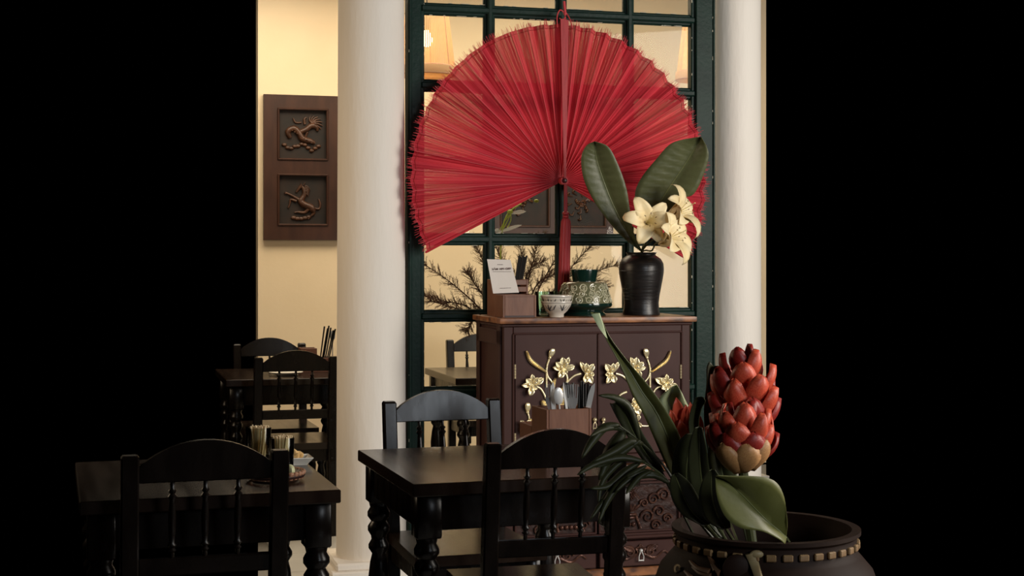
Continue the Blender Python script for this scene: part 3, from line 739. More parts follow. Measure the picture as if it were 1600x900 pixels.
def swirl(c, r, turns, rt, sgn=1, y=-0.012, n=22):
    return [(c[0] + sgn * r * (1 - i / n * 0.85) * math.cos(2 * PI * turns * i / n), y, c[1] + r * (1 - i / n * 0.85) * math.sin(2 * PI * turns * i / n)) for i in range(n + 1)]
for pi_, (x0, x1) in enumerate(((aL + .01, amid - .008), (amid + .008, aRr - .01))):
    p = MB().box(((x0 + x1) / 2, 0.012, 0.331), (x1 - x0, 0.02, 0.206)).build('carved_front', M['carving_ground'], cab, smooth=0)
    b = MB()
    for x, z, dx, dz in (((x0 + x1) / 2, 0.428, x1 - x0, 0.008), ((x0 + x1) / 2, 0.234, x1 - x0, 0.008), (x0, 0.331, 0.008, 0.2), (x1, 0.331, 0.008, 0.2)): b.box((x, -0.004, z), (dx, 0.014, dz), .002)
    b.build('bead', M['cabinet'], p, smooth=30)
    cx = (x0 + x1) / 2; sg = 1 if pi_ else -1
    b = MB(); bx_ = cx - sg * 0.055                       # latticed fruit basket
    b.ell((bx_, 0.0, 0.385), (0.040, 0.014, 0.030))
    for i in range(-3, 4): b.tube([(bx_ + 0.011 * i - .02, -0.012, 0.362), (bx_ + 0.011 * i + .012, -0.0155, 0.41)], 0.0016, 5); b.tube([(bx_ + 0.011 * i + .02, -0.012, 0.362), (bx_ + 0.011 * i - .012, -0.0155, 0.41)], 0.0016, 5)
    b.build('basket_relief', M['carving'], p, smooth=50)
    b = MB(); b.box((bx_, -0.006, 0.302), (0.085, 0.016, 0.012), .004); b.box((bx_, -0.004, 0.288), (0.070, 0.012, 0.014), .004)
    for i in range(5): b.petal((bx_ + .02, -0.004, 0.312), (bx_ - 0.03 + i * .022, -0.006, 0.345), 0.012, 0.006, (0, -1, 0))
    b.tube([(bx_ - .04, -.004, .296), (bx_ - .05, -.004, .27), (bx_ - .045, -.004, .245)], [0.006, .005, .007], 7)
    b.tube([(bx_ + .04, -.004, .296), (bx_ + .05, -.004, .27), (bx_ + .06, -.004, .245)], [0.006, .005, .007], 7)
    for i in range(4): b.ell((bx_ - .03 + i * .02, -.003, .262), (.010, .008, .010))
    b.build('stand_relief', M['carving'], p, smooth=50)
    b = MB()
    for i, (dx, z, r) in enumerate(((0.035, 0.29, .03), (0.07, 0.255, .022), (0.085, 0.31, .024), (0.06, 0.36, .026), (0.105, 0.375, .028), (0.12, 0.28, .02), (0.02, 0.345, .018), (-0.12, .27, .022), (-0.125, .33, .02), (-0.12, .385, .022))):
        b.tube(swirl((cx + sg * dx, z), r, 1.5, 0, 1 if i % 2 else -1, -0.004), [0.0055 - 0.003 * t / 22 for t in range(23)], 6)
    b.build('scroll_relief', M['carving'], p, smooth=50)
    # drawer
    dr = MB().box(((x0 + x1) / 2, 0.004, 0.145), (x1 - x0, 0.028, 0.100), .003).build('drawer', M['cabinet'], cab, smooth=30)
    b = MB()
    for s in (-1, 1):
        b.tube(swirl((cx + s * .045, .152), .026, 1.3, 0, s, -0.013), [0.006 - .003 * t / 22 for t in range(23)], 6)
        b.tube(spline([(cx + s * .01, -.013, .145), (cx + s * .06, -.014, .125), (cx + s * .10, -.013, .15), (cx + s * .125, -.013, .135)], 12), [.006 - .0003 * t for t in range(13)], 6)
        b.petal((cx + s * .02, -.011, .15), (cx + s * .075, -.013, .178), .02, .006, (0, -1, 0))
    for i in range(5):
        a = PI / 2 + i * 1.257; b.petal((cx, -.011, .160), (cx + .024 * math.cos(a), -.013, .160 + .024 * math.sin(a)), .018, .006, (0, -1, 0))
    b.build('scroll_relief', M['carving'], dr, smooth=50, solid=0.002)
    b = MB(); b.ell((cx, -0.022, .158), (.008, .009, .008)); b.tube([(cx - .004, -.024, .152), (cx - .010, -.026, .135), (cx - .010, -.024, .116)], .0022, 6); b.tube([(cx + .004, -.024, .152), (cx + .010, -.026, .135), (cx + .010, -.024, .116)], .0022, 6); b.tube([(cx - .010, -.024, .119), (cx + .010, -.024, .119)], .0025, 6)
    b.build('drop_pull', M['steel'], dr)

# ------------------------------------------------------------------ big red fan
FT = math.radians(18.5)
fanp = at(877, 283, 6.235)
FR = 0.682
fan = thing('hand_fan', fanp, FT, 'giant red pleated fan with tassel hanging on the green partition', 'fan')
A0, A1 = math.radians(-29.5), math.radians(207.0)
NP = 36
random.seed(2)
b = MB(); uvl = b.bm.loops.layers.uv.new('fan')
nr = 9; sub = 4; na = NP * sub
def pleat(i):                 # sharp zigzag, a little uneven from fold to fold
    t = (i % sub) / sub; return (2 * t if t < 0.5 else 2 - 2 * t)
jit = [random.uniform(-0.28, 0.28) for _ in range(NP + 1)]
def fang(i):
    f = i / na * NP; k = int(f); t = f - k
    j = jit[min(k, NP)] * (1 - t) + jit[min(k + 1, NP)] * t
    if k == 0 or k >= NP - 1: j = 0
    return A0 + (A1 - A0) * (f + j * 0.5) / NP
def fpt(i, r):
    a = fang(i); amp = 0.004 + 0.034 * r / FR
    return Vector((r * math.cos(a), -amp * pleat(i), r * math.sin(a)))
rows = []
for k in range(nr + 1):
    r = 0.015 + (FR - 0.022 - 0.015) * k / nr
    rows.append([(b.bm.verts.new(fpt(i, r)), i / sub, r / FR) for i in range(na + 1)])
for k in range(nr):
    for i in range(na):
        q = (rows[k][i], rows[k][i + 1], rows[k + 1][i + 1], rows[k + 1][i])
        f = b.bm.faces.new([x[0] for x in q])
        for lp, x in zip(f.loops, q): lp[uvl].uv = (x[1], x[2])
b.build('pleated_leaf', M['fan'], fan, smooth=0)
b = MB(); uvl = b.bm.loops.layers.uv.new('fan')   # frayed strip ends
for s in range(900):
    i = random.uniform(0, na - 0.01); a = fang(i); k = int(i); am_ = 0.038 * (pleat(k) * (1 - (i - k)) + pleat(k + 1) * (i - k)); da = 0.0009 + 0.0007 * random.random()
    r0 = FR - 0.026; r1 = FR - 0.010 + random.uniform(-0.010, 0.010) + 0.005 * (pleat(k) > 0.4)
    lean = random.uniform(-0.006, 0.006)
    vs = [b.bm.verts.new((r * math.cos(x), -am_ - random.uniform(0, .002), r * math.sin(x))) for r, x in ((r0, a - da), (r0, a + da), (r1, a + da * .5 + lean), (r1, a - da * .5 + lean))]
    f = b.bm.faces.new(vs)
    for lp in f.loops: lp[uvl].uv = (i / sub, 0.2)
b.build('frayed_edge', M['rib'], fan, smooth=0, stuff=True)
b = MB(); b.tube([Vector((0, -0.0015, 0)) + fpt(i, FR * 0.945) for i in range(na + 1)], 0.0012, 4); b.build('edge_thread', M['tassel'], fan)
for k in range(NP + 1):
    i = k * sub + (sub // 2 if k < NP else 0); i = min(i, na)
    if abs(fang(i) - PI / 2) < 0.035: continue
    p0, p1 = fpt(i, 0.012), fpt(i, FR * 0.96)
    MB().tube([p0 + Vector((0, -.001, 0)), p1 + Vector((0, -.001, 0))], [0.0013, 0.0019], 5).build('rib', M['rib'], fan)
b = MB(); b.prism([(-0.005, 0.01), (0.005, 0.01), (0.016, FR - 0.006), (-0.020, FR - 0.002)], -0.046, -0.041); b.build('guard_stick', M['tassel'], fan, smooth=0)
for s in (A0, A1):
    b = MB(); d_ = Vector((math.cos(s), 0, math.sin(s))); sd = Vector((-math.sin(s), 0, math.cos(s))) * (1 if s == A0 else -1)
    P = [d_ * 0.01, d_ * (FR - .015)]
    b.tube(P, [0.004, 0.008], 6, flat=0.6); b.build('guard_stick', M['rib'], fan)
b = MB(); b.lathe([(0.017, 0), (0.017, 0.03)], 20); o = b.build('pivot', M['rib'], fan); o.rotation_euler = (PI / 2, 0, 0); o.location = (0, -0.010, 0)
b = MB(); b.lathe([(0.0105, 0), (0.0105, 0.008), (0.008, .010)], 18); o = b.build('pivot_rivet', M['pivot'], fan); o.rotation_euler = (PI / 2, 0, 0); o.location = (0, -0.036, 0)
top = FR - 0.01
b = MB()
b.tube(spline([(-0.034, -0.045, top - .03), (-0.030, -0.03, top + 0.02), (-0.010, -0.015, top + 0.05), (0.012, -0.015, top + 0.035)], 14), 0.0028, 6)
b.tube(spline([(0.014, -0.045, top - .03), (0.010, -0.02, top + 0.02), (0.014, -0.015, top + 0.04), (0.028, -0.03, top + .01), (0.034, -0.04, top - .03)], 14), 0.0028, 6)
b.tube(spline([(-0.02, -0.03, top + .012), (-.005, -.03, top + .006), (.010, -.025, top + .02)], 8), 0.0026, 6)
b.tube([(0.012, -0.015, top + .035), (0.008, -0.012, top + 0.088)], 0.0058, 7); b.ell((0.012, -0.015, top + 0.036), (0.008, 0.007, 0.008))
b.build('hanging_cord', M['cord'], fan)
# tassel
ta = thing('tassel', (0, 0, 0)); ta.parent = fan
def tz(py): return (283 - py) / F * 6.235
b = MB(); b.tube([(0, -0.052, tz(288)), (-0.001, -0.055, tz(331))], [0.0075, 0.0085], 8, flat=0.6); b.build('tassel_cord', M['tassel'], ta)
b = MB(); b.lathe([(0.008, 0), (0.013, 0.004), (0.013, 0.012), (0.009, 0.014), (0.014, 0.017), (0.014, 0.026), (0.008, 0.030)], 14, (-0.001, -0.055, tz(342))); b.build('tassel_knot', M['tassel'], ta)
b = MB(); hh = tz(342) - tz(456)
def rip(a, z): return 1 + 0.055 * math.sin(13 * a)
prof = [(0.014, hh), (0.020, hh - 0.012), (0.022, hh - 0.05), (0.0235, hh * 0.5), (0.0245, 0.03), (0.024, 0.0)]
rings = []
for r, z in reversed(prof):
    sh = -0.010 * (1 - z / hh)
    rings.append(b.ring([(-0.001 + sh + r * rip(a, z) * math.cos(a), -0.057 + 0.7 * r * rip(a, z) * math.sin(a), tz(456) + z + (0.012 * math.cos(a) if z == 0 else 0)) for a in [2 * PI * q / 52 for q in range(52)]]))
b.skin(rings); b.cap(rings[0], True); b.cap(rings[-1]); b.build('tassel_fringe', M['tassel'], ta, smooth=25)

# ------------------------------------------------------------------ dried branches in a tall vase behind the glass
dv = thing('branch_vase', (0.02, 6.85, 0), 0, 'tall floor vase of dry bronze branches behind the glass', 'vase')
b = MB(); b.lathe([(0.07, 0), (0.075, 0.02), (0.085, 0.3), (0.095, 0.6), (0.075, 0.82), (0.05, 0.93), (0.06, 1.0), (0.055, 1.0), (0.045, 0.93)], 28); b.build('vase_body', M['vase'], dv)
random.seed(11)
VB = Vector((0.02, 6.85, 0.0))
bpaths = [
    ([(790, 535), (745, 480), (700, 438), (655, 408)], 6.62, 0), ([(790, 535), (735, 482), (690, 470), (660, 462)], 6.65, 0), ([(795, 530), (760, 470), (740, 440), (733, 425)], 6.7, 0),
    ([(790, 535), (735, 490), (700, 478), (672, 470)], 6.6, 0), ([(790, 535), (757, 490), (738, 505), (730, 518)], 6.62, 0), ([(800, 530), (770, 440), (752, 400), (742, 378)], 6.8, 1),
    ([(805, 530), (795, 440), (780, 400), (772, 372)], 6.8, 1), ([(810, 530), (825, 440), (835, 400), (842, 370)], 6.85, 1), ([(810, 530), (845, 450), (868, 400), (885, 365)], 6.85, 1),
    ([(815, 530), (860, 460), (900, 410), (935, 375)], 6.8, 1), ([(815, 530), (880, 460), (930, 425), (968, 413)], 6.8, 1), ([(815, 530), (880, 440), (920, 430), (950, 450)], 6.75, 1),
    ([(812, 530), (838, 450), (862, 430), (880, 420)], 6.75, 0), ([(806, 530), (815, 455), (832, 420), (846, 410)], 6.75, 0), ([(808, 530), (800, 450), (815, 410), (808, 378)], 6.85, 1)]
for pth, Yb, kind in bpaths:
    p3 = [Vector((0.02 + random.uniform(-.02, .02), 6.85, 0.95))] + [at(px + random.uniform(-3, 3), py, 6.85 + (Yb - 6.85) * min(1, (i + 1) / 3) ) for i, (px, py) in enumerate(pth)]
    c = [p - VB for p in spline(p3, 26)]
    br = MB(); br.tube(c, [0.0055 - 0.0042 * i / 26 for i in range(27)], 5)
    nd = MB()
    for i in range(9, 27):
        for s in range(6):
            base = c[i] + (c[i - 1] - c[i]) * random.random(); ax = (c[i] - c[i - 1]).normalized()
            side = ax.cross(Vector((random.uniform(-1, 1), random.uniform(-1, 1), random.uniform(-1, 1)))).normalized()
            L = random.uniform(0.025, 0.085) * (1.15 - 0.5 * i / 26)
            d_ = (ax * random.uniform(0.5, 1.2) + side + Vector((0, 0, 0.25))).normalized()
            tw = [base, base + d_ * L * 0.5, base + (d_ + Vector((0, 0, 0.15))).normalized() * L]
            br.tube(tw, [0.0012, 0.0009, 0.0005], 3)
            for q in range(11):
                t = (q + 1) / 11; p = base + d_ * L * t
                nv = (d_ * 0.8 + d_.cross(Vector((random.uniform(-1, 1), random.uniform(-1, 1), random.uniform(-1, 1)))).normalized()).normalized()
                ln = random.uniform(0.006, 0.013); wv = nv.cross(Vector((0, 1, 0.2))).normalized() * 0.0010
                f = [nd.bm.verts.new(x) for x in (p - wv, p + wv, p + nv * ln)]; nd.bm.faces.new(f)
    bo = br.build('branch', M['branch'], dv, smooth=0)
    nd.build('needle_foliage', M['needles'] if kind else M['needles_red'], bo, smooth=0, stuff=True)

# pale orchid like sprig behind the glass below the fan
sp = thing('flower_sprig', at(790, 520, 6.6), 0, 'lime green sprig with white petals behind the glass under the fan', 'flower')
def rl(px, py, Y=6.6): return at(px, py, Y) - at(790, 520, 6.6)
b = MB(); b.tube(spline([rl(790, 545, 6.75), rl(782, 450), rl(784, 370), rl(793, 335), (rl(815, 318))], 20), 0.0035, 6)
for x in (786, 790, 795): b.tube(spline([rl(x - 6, 362), rl(x + 3, 345), rl(798, 334)], 6), 0.0022, 5)
b.build('sprig_stem', M['bud_green'], sp)
b = MB()
for t_, w_ in (((775, 358), .02), ((822, 331), .018), ((783, 362), .016), ((815, 352), .016)): b.petal(rl(797, 334) if t_[1] < 340 else rl(778, 364), rl(*t_), w_, 0.006, (0, -1, 0.3))
b.build('white_petal', M['white_petal'], sp, solid=0.001)
b = MB(); b.ell(rl(797, 331), (.014, .012, .010)); b.ell(rl(838, 314), (.012, .01, .008)); b.build('green_bud', M['bud_green'], sp)
sp.location = at(790, 520, 6.6)

# ------------------------------------------------------------------ things on the cabinet
TOP = CH
def on_cab(px, depth):
    """point on the cabinet top: pixel column and distance behind the cabinet front"""
    pl = Plane(CB.o.x + V.x * depth, CB.o.y + V.y * depth); a = pl.a(px); p = pl.o + pl.u * a
    return Vector((p.x, p.y, TOP))

def make_caddy():
    r = thing('cutlery_caddy', (0, 0, 0)); w_, d1, d2, h1, h2, t = 0.138, 0.115, 0.25, 0.090, 0.150, 0.008
    # front tray
    for x in (-1, 1): MB().box((x * (w_ / 2 - t / 2), d1 / 2, h1 / 2), (t, d1, h1), .0015).build('side_board', M['caddy'], r, smooth=30)
    MB().box((0, t / 2 + .001, h1 / 2), (w_ - 2 * t, t, h1 - .012), .0015).build('front_board', M['caddy'], r, smooth=30)
    MB().box((0, d1 / 2, 0.004), (w_ - 2 * t, d1, 0.008)).build('base_board', M['caddy_dark'], r, smooth=0)
    MB().box((0, t / 2, h1 - .004), (w_ - 2 * t, t + .002, .008), .001).build('front_trim', M['caddy'], r, smooth=30)
    # tall compartment with slatted front
    for x in (-1, 1): MB().box((x * (w_ / 2 - t / 2), (d1 + d2) / 2, h2 / 2), (t, d2 - d1, h2), .0015).build('side_board', M['caddy'], r, smooth=30)
    MB().box((0, d2 - t / 2, h2 / 2), (w_ - 2 * t, t, h2), .0015).build('back_board', M['caddy'], r, smooth=30)
    MB().box((0, (d1 + d2) / 2, 0.004), (w_ - 2 * t, d2 - d1, 0.008)).build('base_board', M['caddy_dark'], r, smooth=0)
    for z in (0.02, 0.05, 0.08, 0.110, 0.138): MB().box((0, d1 + t / 2, z), (w_ - 2 * t, t, 0.021), .001).build('slat', M['caddy'], r, smooth=30)
    return r
ORD = ['first', 'second', 'third', 'fourth', 'fifth', 'sixth', 'seventh', 'eighth', 'ninth', 'tenth']
cad = make_caddy()
cpos = on_cab(812, 0.045)
put(cad, True, cpos, TH, 'red brown wooden caddy on the cabinet with white card', 'cutlery caddy', 'wooden cutlery caddies')
CAD2 = Vector((0.131, 4.33, 0.75)) + VT * 0.0
put(cad, False, CAD2 + VT * 0.14, TT + PI, 'brown wooden caddy full of cutlery on the main table', 'cutlery caddy', 'wooden cutlery caddies')
put(cad, False, Vector((-0.945, 7.62, 0.75)), TH + PI / 2, 'wooden caddy on the far left table beside the column', 'cutlery caddy', 'wooden cutlery caddies', (0.75, 0.62, 0.82))

def rod(p0, p1, r0, r1, mat, name, label, cat, group, square=False):
    p0 = Vector(p0); p1 = Vector(p1)
    b = MB(); b.tube([p0, p1], [r0, r1], 4 if square else 7)
    o = b.build(name, mat, smooth=40, origin=p0); return tag(o, label, cat, group)
# black chopsticks standing in the cabinet-top caddy
for i in range(7):
    base = cpos + U * (0.012 + 0.004 * i) + V * 0.185 + Vector((0, 0, 0.01))
    tip = at(811.5 + 1.9 * i, 399.5 + (i % 3) * 1.4, 6.10)
    rod(base, tip, 0.0032, 0.0042, M['black'], 'chopstick', ORD[i] + ' black chopstick from the left behind the white card', 'chopstick', 'black chopsticks on the cabinet', True)

# white card with print
c00, c10, c11, c01 = at(770.5, 458.5, 5.885), at(811, 457, 5.89), at(797.5, 406, 5.985), at(761, 405, 5.98)
cx_ = (c10 - c00).normalized(); cyv = (c01 - c00); cn = cx_.cross(cyv).normalized()
b = MB(); A = b.ring([c00, c10, c11, c01]); B = b.ring([p - cn * 0.0012 for p in (c00, c10, c11, c01)]); b.skin([A, B]); b.cap(A); b.cap(B, True)
card = b.build('offer_card', M['card'], smooth=0, origin=c00); tag(card, 'white printed discount card leaning in the caddy on the cabinet', 'card')
def cardpt(u_, v_): return (c00 * (1 - u_) * (1 - v_) + c10 * u_ * (1 - v_) + c11 * u_ * v_ + c01 * (1 - u_) * v_) + cn * 0.0008
def card_text(txt, u0, v0, size, bold=0.0):
    f = bpy.data.curves.new('printed_text', 'FONT'); f.body = txt; f.size = size; f.align_x = 'CENTER'; f.offset = bold
    f.materials.append(M['ink'])
    o = bpy.data.objects.new('printed_text', f); COL.objects.link(o); o.parent = card
    x = cx_; y = (cyv - x * cyv.dot(x)).normalized(); z = x.cross(y)
    sh = cyv.dot(x) / cyv.dot(y)
    m = Matrix(((x.x, y.x + x.x * sh, z.x, 0), (x.y, y.y + x.y * sh, z.y, 0), (x.z, y.z + x.z * sh, z.z, 0), (0, 0, 0, 1)))
    p = cardpt(u0, v0) - c00
    # the line runs along the leaning card
    dirm = Matrix(((x.x, y.x, z.x, p.x), (x.y, y.y, z.y, p.y), (x.z, y.z, z.z, p.z), (0, 0, 0, 1)))
    o.matrix_local = dirm
    bpy.context.view_layer.update()
    me_ = bpy.data.meshes.new_from_object(o); ml = o.matrix_local.copy(); bpy.data.objects.remove(o)
    t_ = bpy.data.objects.new('printed_text', me_); COL.objects.link(t_); t_.parent = card; t_.matrix_local = ml
card_text('GI\u1ea2M 10% OFF', 0.49, 0.685, 0.0130, 0.00045)
b = MB(); random.seed(5)
def fine_print(v_, u0, u1, h_, gaps):
    u_ = u0
    while u_ < u1:
        l = random.uniform(0.03, 0.07); e = min(u_ + l, u1)
        A = b.ring([cardpt(u_, v_), cardpt(e, v_), cardpt(e, v_ + h_), cardpt(u_, v_ + h_)]); b.cap(A); u_ = e + gaps
fine_print(0.835, 0.40, 0.64, 0.016, 0.02); fine_print(0.625, 0.14, 0.90, 0.010, 0.014); fine_print(0.135, 0.30, 0.74, 0.012, 0.014)
b.build('fine_print', M['ink'], card, smooth=0, origin=None); bpy.data.objects[-1] if False else None
for o in card.children:
    if o.name.startswith('fine_print'): o.location = -c00

def tumbler(px, d, sc, label):
    r = thing('tumbler', on_cab(px, d), 0, label, 'glass', 'green tinted tumblers'); 
    b = MB(); b.lathe([(0.0, 0.004), (0.027, 0.004), (0.029, 0.0), (0.030, 0.004), (0.036, 0.10), (0.034, 0.10), (0.028, 0.012), (0.0, 0.012)], 24, ripple=lambda a, z: 1 + (0.03 * math.sin(10 * a) if z < 0.05 else 0)); b.build('glass_body', M['tumbler'], r, smooth=60)
    r.scale = (sc, sc, sc)
tumbler(849, 0.17, 1.0, 'green tinted tumbler between the caddy and the bowls'); tumbler(873, 0.20, 1.0, 'green tinted tumbler behind the porcelain bowls')

def bowl(loc, label, deco):
    r = thing('bowl', loc, 0, label, 'bowl', 'stacked porcelain bowls')
    b = MB(); b.lathe([(0.0, 0.004), (0.026, 0.003), (0.028, 0.0), (0.030, 0.0), (0.030, 0.012), (0.044, 0.024), (0.057, 0.044), (0.0635, 0.062), (0.0625, 0.064), (0.060, 0.062), (0.052, 0.042), (0.036, 0.022), (0.0, 0.016)], 36)
    b.build('bowl_body', M['china'], r, smooth=60)
    def sp(a, z):   # point on the outer wall
        pr = [(0.030, 0.012), (0.044, 0.024), (0.057, 0.044), (0.0635, 0.062)]
        for (r0, z0), (r1, z1) in zip(pr, pr[1:]):
            if z0 <= z <= z1: rr = r0 + (r1 - r0) * (z - z0) / (z1 - z0); break
        else: rr = 0.0635
        return Vector(((rr + .0006) * math.cos(a), (rr + .0006) * math.sin(a), z))
    b = MB()
    for a0 in (-2.25, -1.1, 0.2, 1.6, 3.0):
        for (da, z0, da1, z1, wv) in ((0, .025, -.25, .05, .0022), (0, .025, .05, .052, .0026), (0, .025, .32, .046, .0026), (0, .025, .45, .032, .002), (.1, .03, -.35, .038, .0016), (.42, .03, .62, .05, .002)):
            b.tube([sp(a0 + da + (da1 - da) * t, z0 + (z1 - z0) * t) for t in (0, .33, .66, 1)], [wv * .5, wv, wv, wv * .3], 5, flat=0.3)
    b.build('brush_motif', M['china_blue'], r)
    b = MB()
    for z in (0.0575,): b.tube([sp(2 * PI * k / 40, z) for k in range(40)], 0.0007, 4, closed=True)
    b.build('rim_line', M['china_blue'], r)
bp = on_cab(869.5, 0.060)
bowl(bp, 'lower white porcelain bowl with dark brushed flowers', True); bowl(bp + Vector((0, 0, 0.0235)), 'upper white porcelain bowl nested in another', True)

# green jar with scroll relief
jp = on_cab(913, 0.185); js = 0.00264
jar = thing('ceramic_jar', jp, 0, 'squat olive ceramic jar with scroll relief and green neck', 'jar')
jz = lambda py: (493.5 - py) * js
b = MB(); b.lathe([(33 * js, 0), (33.5 * js, jz(491)), (30 * js, jz(488)), (31 * js, jz(485)), (42 * js, jz(480)), (43.8 * js, jz(477)), (43 * js, jz(474))], 40); b.build('jar_base', M['jar_green'], jar, smooth=50)
b = MB(); b.lathe([(43 * js, jz(474)), (42 * js, jz(468)), (38 * js, jz(455)), (34.5 * js, jz(444)), (32 * js, jz(441.5)), (19 * js, jz(440))], 48); b.build('jar_body', M['jar_body'], jar, smooth=50)
b = MB(); b.lathe([(18.5 * js, jz(441)), (18.6 * js, jz(438)), (21.3 * js, jz(423)), (21.2 * js, jz(421.8)), (19.6 * js, jz(421.8)), (18 * js, jz(430)), (0, jz(431))], 36); b.build('jar_neck', M['jar_green'], jar, smooth=50)
def jpt(s_, zf):   # s_: arc position (m) around mid body, zf 0..1 up the flank
    r = (42.6 - 8.4 * zf) * js; a = s_ / (38 * js)
    return Vector((r * 1.004 * math.cos(a), r * 1.004 * math.sin(a), jz(472) + zf * (jz(445) - jz(472))))
random.seed(8); b = MB(); hflank = jz(445) - jz(472)
for row, zf in enumerate((0.14, 0.48, 0.82)):
    nn = 17 - row
    for i in range(nn):
        s0 = 2 * PI * 38 * js * (i + 0.5 * (row % 2) + random.uniform(-.12, .12)) / nn; R = 0.0165 * random.uniform(0.85, 1.15); sg = random.choice((-1, 1)); ph_ = random.uniform(0, 6.28)
        pts = [jpt(s0 + sg * R * (1 - .8 * t / 20) * math.cos(ph_ + 2 * PI * 1.6 * t / 20), max(-0.02, min(1.04, zf + R / hflank * (1 - .8 * t / 20) * math.sin(ph_ + 2 * PI * 1.6 * t / 20)))) for t in range(21)]
        b.tube(pts, [0.0033 - .0010 * t / 20 for t in range(21)], 5)
for i in range(110):
    b.ell(jpt(random.uniform(0, 2 * PI * 38 * js), random.uniform(0.05, 0.95)), (.004, .004, .004), seg=6, rings=4)
b.build('scroll_relief', M['jar_relief'], jar, smooth=60, stuff=True)

# black vase
vp = on_cab(1002, 0.185); vs_ = 0.00270
vz = lambda py: (492.5 - py) * vs_
vase = thing('flower_vase', vp, 0, 'black stoneware vase holding cream lilies on the cabinet', 'vase')
pr = [(0, 0.0), (28.5, 492), (29, 489), (27.5, 484), (26.8, 474), (28.5, 460), (31.5, 445), (34.3, 430), (35, 421), (34, 413), (30, 406), (25, 402.5), (22.2, 400.5), (22.0, 399), (23.5, 397), (23.5, 396), (21, 396), (19.5, 400), (20, 406)]
b = MB(); b.lathe([(r * vs_, vz(p) if i else 0.0) for i, (r, p) in enumerate(pr)], 44); b.build('vase_body', M['vase'], vase, smooth=60)
b = MB()
for p_, r_ in ((424.5, 34.9), (452, 30.2), (458, 29.0), (463, 28.3), (468, 27.6)): b.tube([(r_ * vs_ * math.cos(2 * PI * k / 44), r_ * vs_ * math.sin(2 * PI * k / 44), vz(p_)) for k in range(44)], 0.0011, 5, closed=True)
b.build('throwing_rings', M['vase'], vase)

def leaf(name, left, mid, right, mat, label, cat='leaf', group=None, cup=0.10, rows=22, stem=None, vein=True, solid=0.0012, wave=0.0, parent=None, veins=0, ribbing=0.0):
    """leaf blade lofted between two edges and a midrib (3-D points), slightly cupped and rippled"""
    Lp, Mp, Rp = spline(left, rows), spline(mid, rows), spline(right, rows)
    org = Mp[0].copy()
    if stem: org = Vector(stem[0])
    b = MB(); P = []
    for i in range(rows + 1):
        l, m_, r = Lp[i], Mp[i], Rp[i]
        nrm = (r - l).cross(Mp[min(i + 1, rows)] - Mp[max(i - 1, 0)]);
        nrm = nrm.normalized() if nrm.length > 1e-9 else Vector((0, -1, 0))
        if nrm.y > 0: nrm = -nrm
        row = []
        for t in (0, .2, .4, .6, .8, 1):
            row.append(l.lerp(m_, t) + nrm * ((r - l).length * cup * (4 * t * (1 - t)) * 0.5 + wave * math.sin(i * 1.7 + t * 4) * (1 - t) + ribbing * math.sin(i * 2.1 + 5 * t) * (1 - t) * t * 3))
        for t in (.2, .4, .6, .8, 1):
            row.append(m_.lerp(r, t) + nrm * ((r - l).length * cup * (4 * t * (1 - t)) * 0.5 + wave * math.sin(i * 1.4 + 1 + t * 4) * t + ribbing * math.sin(i * 2.1 + 5 * (1 - t)) * t * (1 - t) * 3))
        P.append(row)
    b.grid(P)
    if parent is not None:
        return b.build(name, mat, parent, smooth=80, solid=solid)
    root = thing(name, org, 0, label, cat, group)
    bmesh.ops.translate(b.bm, verts=b.bm.verts, vec=-org)
    b.build('leaf_blade', mat, root, smooth=80, solid=solid)
    if vein:
        v_ = MB(); v_.tube([p - org + Vector((0, -.0012, 0)) for p in Mp], [0.0022 - .0016 * i / rows for i in range(rows + 1)], 5); v_.build('midrib', M['vein'], root)
    if stem:
        s_ = MB(); c = spline(list(stem) + [Mp[0]], 10); s_.tube([p - org for p in c], 0.0032, 6); s_.build('leaf_stalk', M['stem'], root)
    return root
def P3(pts, Y):   # pixel outline with its own distance for every point (Y may be a list)
    n = len(pts)
    return [at(px, py, (Y if not isinstance(Y, (list, tuple)) else Y[0] + (Y[1] - Y[0]) * i / (n - 1))) for i, (px, py) in enumerate(pts)]
vm = vp + Vector((0, 0, vz(400)))
vin = vp + Vector((0, 0, 0.05))
leaf('vase_leaf', P3([(1000, 392), (968, 366), (933, 322), (913, 283), (908, 248), (916, 228), (929, 221)], [6.08, 5.96]),
     P3([(1001, 391), (979, 360), (959, 322), (944, 285), (934, 255), (930, 235), (929, 221)], [6.09, 5.99]),
     P3([(1002, 390), (990, 362), (984, 326), (979, 295), (967, 260), (951, 230), (929, 221)], [6.08, 5.95]),
     M['leaf'], 'long dark green leaf leaning left out of the black vase', group='vase leaves', stem=[vin, vm], ribbing=0.0028, cup=0.06, rows=48)
leaf('vase_leaf', P3([(1008, 372), (998, 345), (992, 305), (1002, 278), (1026, 248), (1051, 223), (1092, 214)], [6.14, 6.02]),
     P3([(1010, 370), (1018, 342), (1036, 308), (1053, 282), (1070, 257), (1083, 236), (1094, 214)], [6.15, 6.06]),
     P3([(1012, 368), (1036, 344), (1064, 312), (1085, 302), (1102, 266), (1107, 238), (1096, 214)], [6.14, 6.02]),
     M['leaf'], 'broad dark green leaf leaning right out of the black vase', group='vase leaves', stem=[vin, vm], ribbing=0.0032, cup=0.06, rows=48)

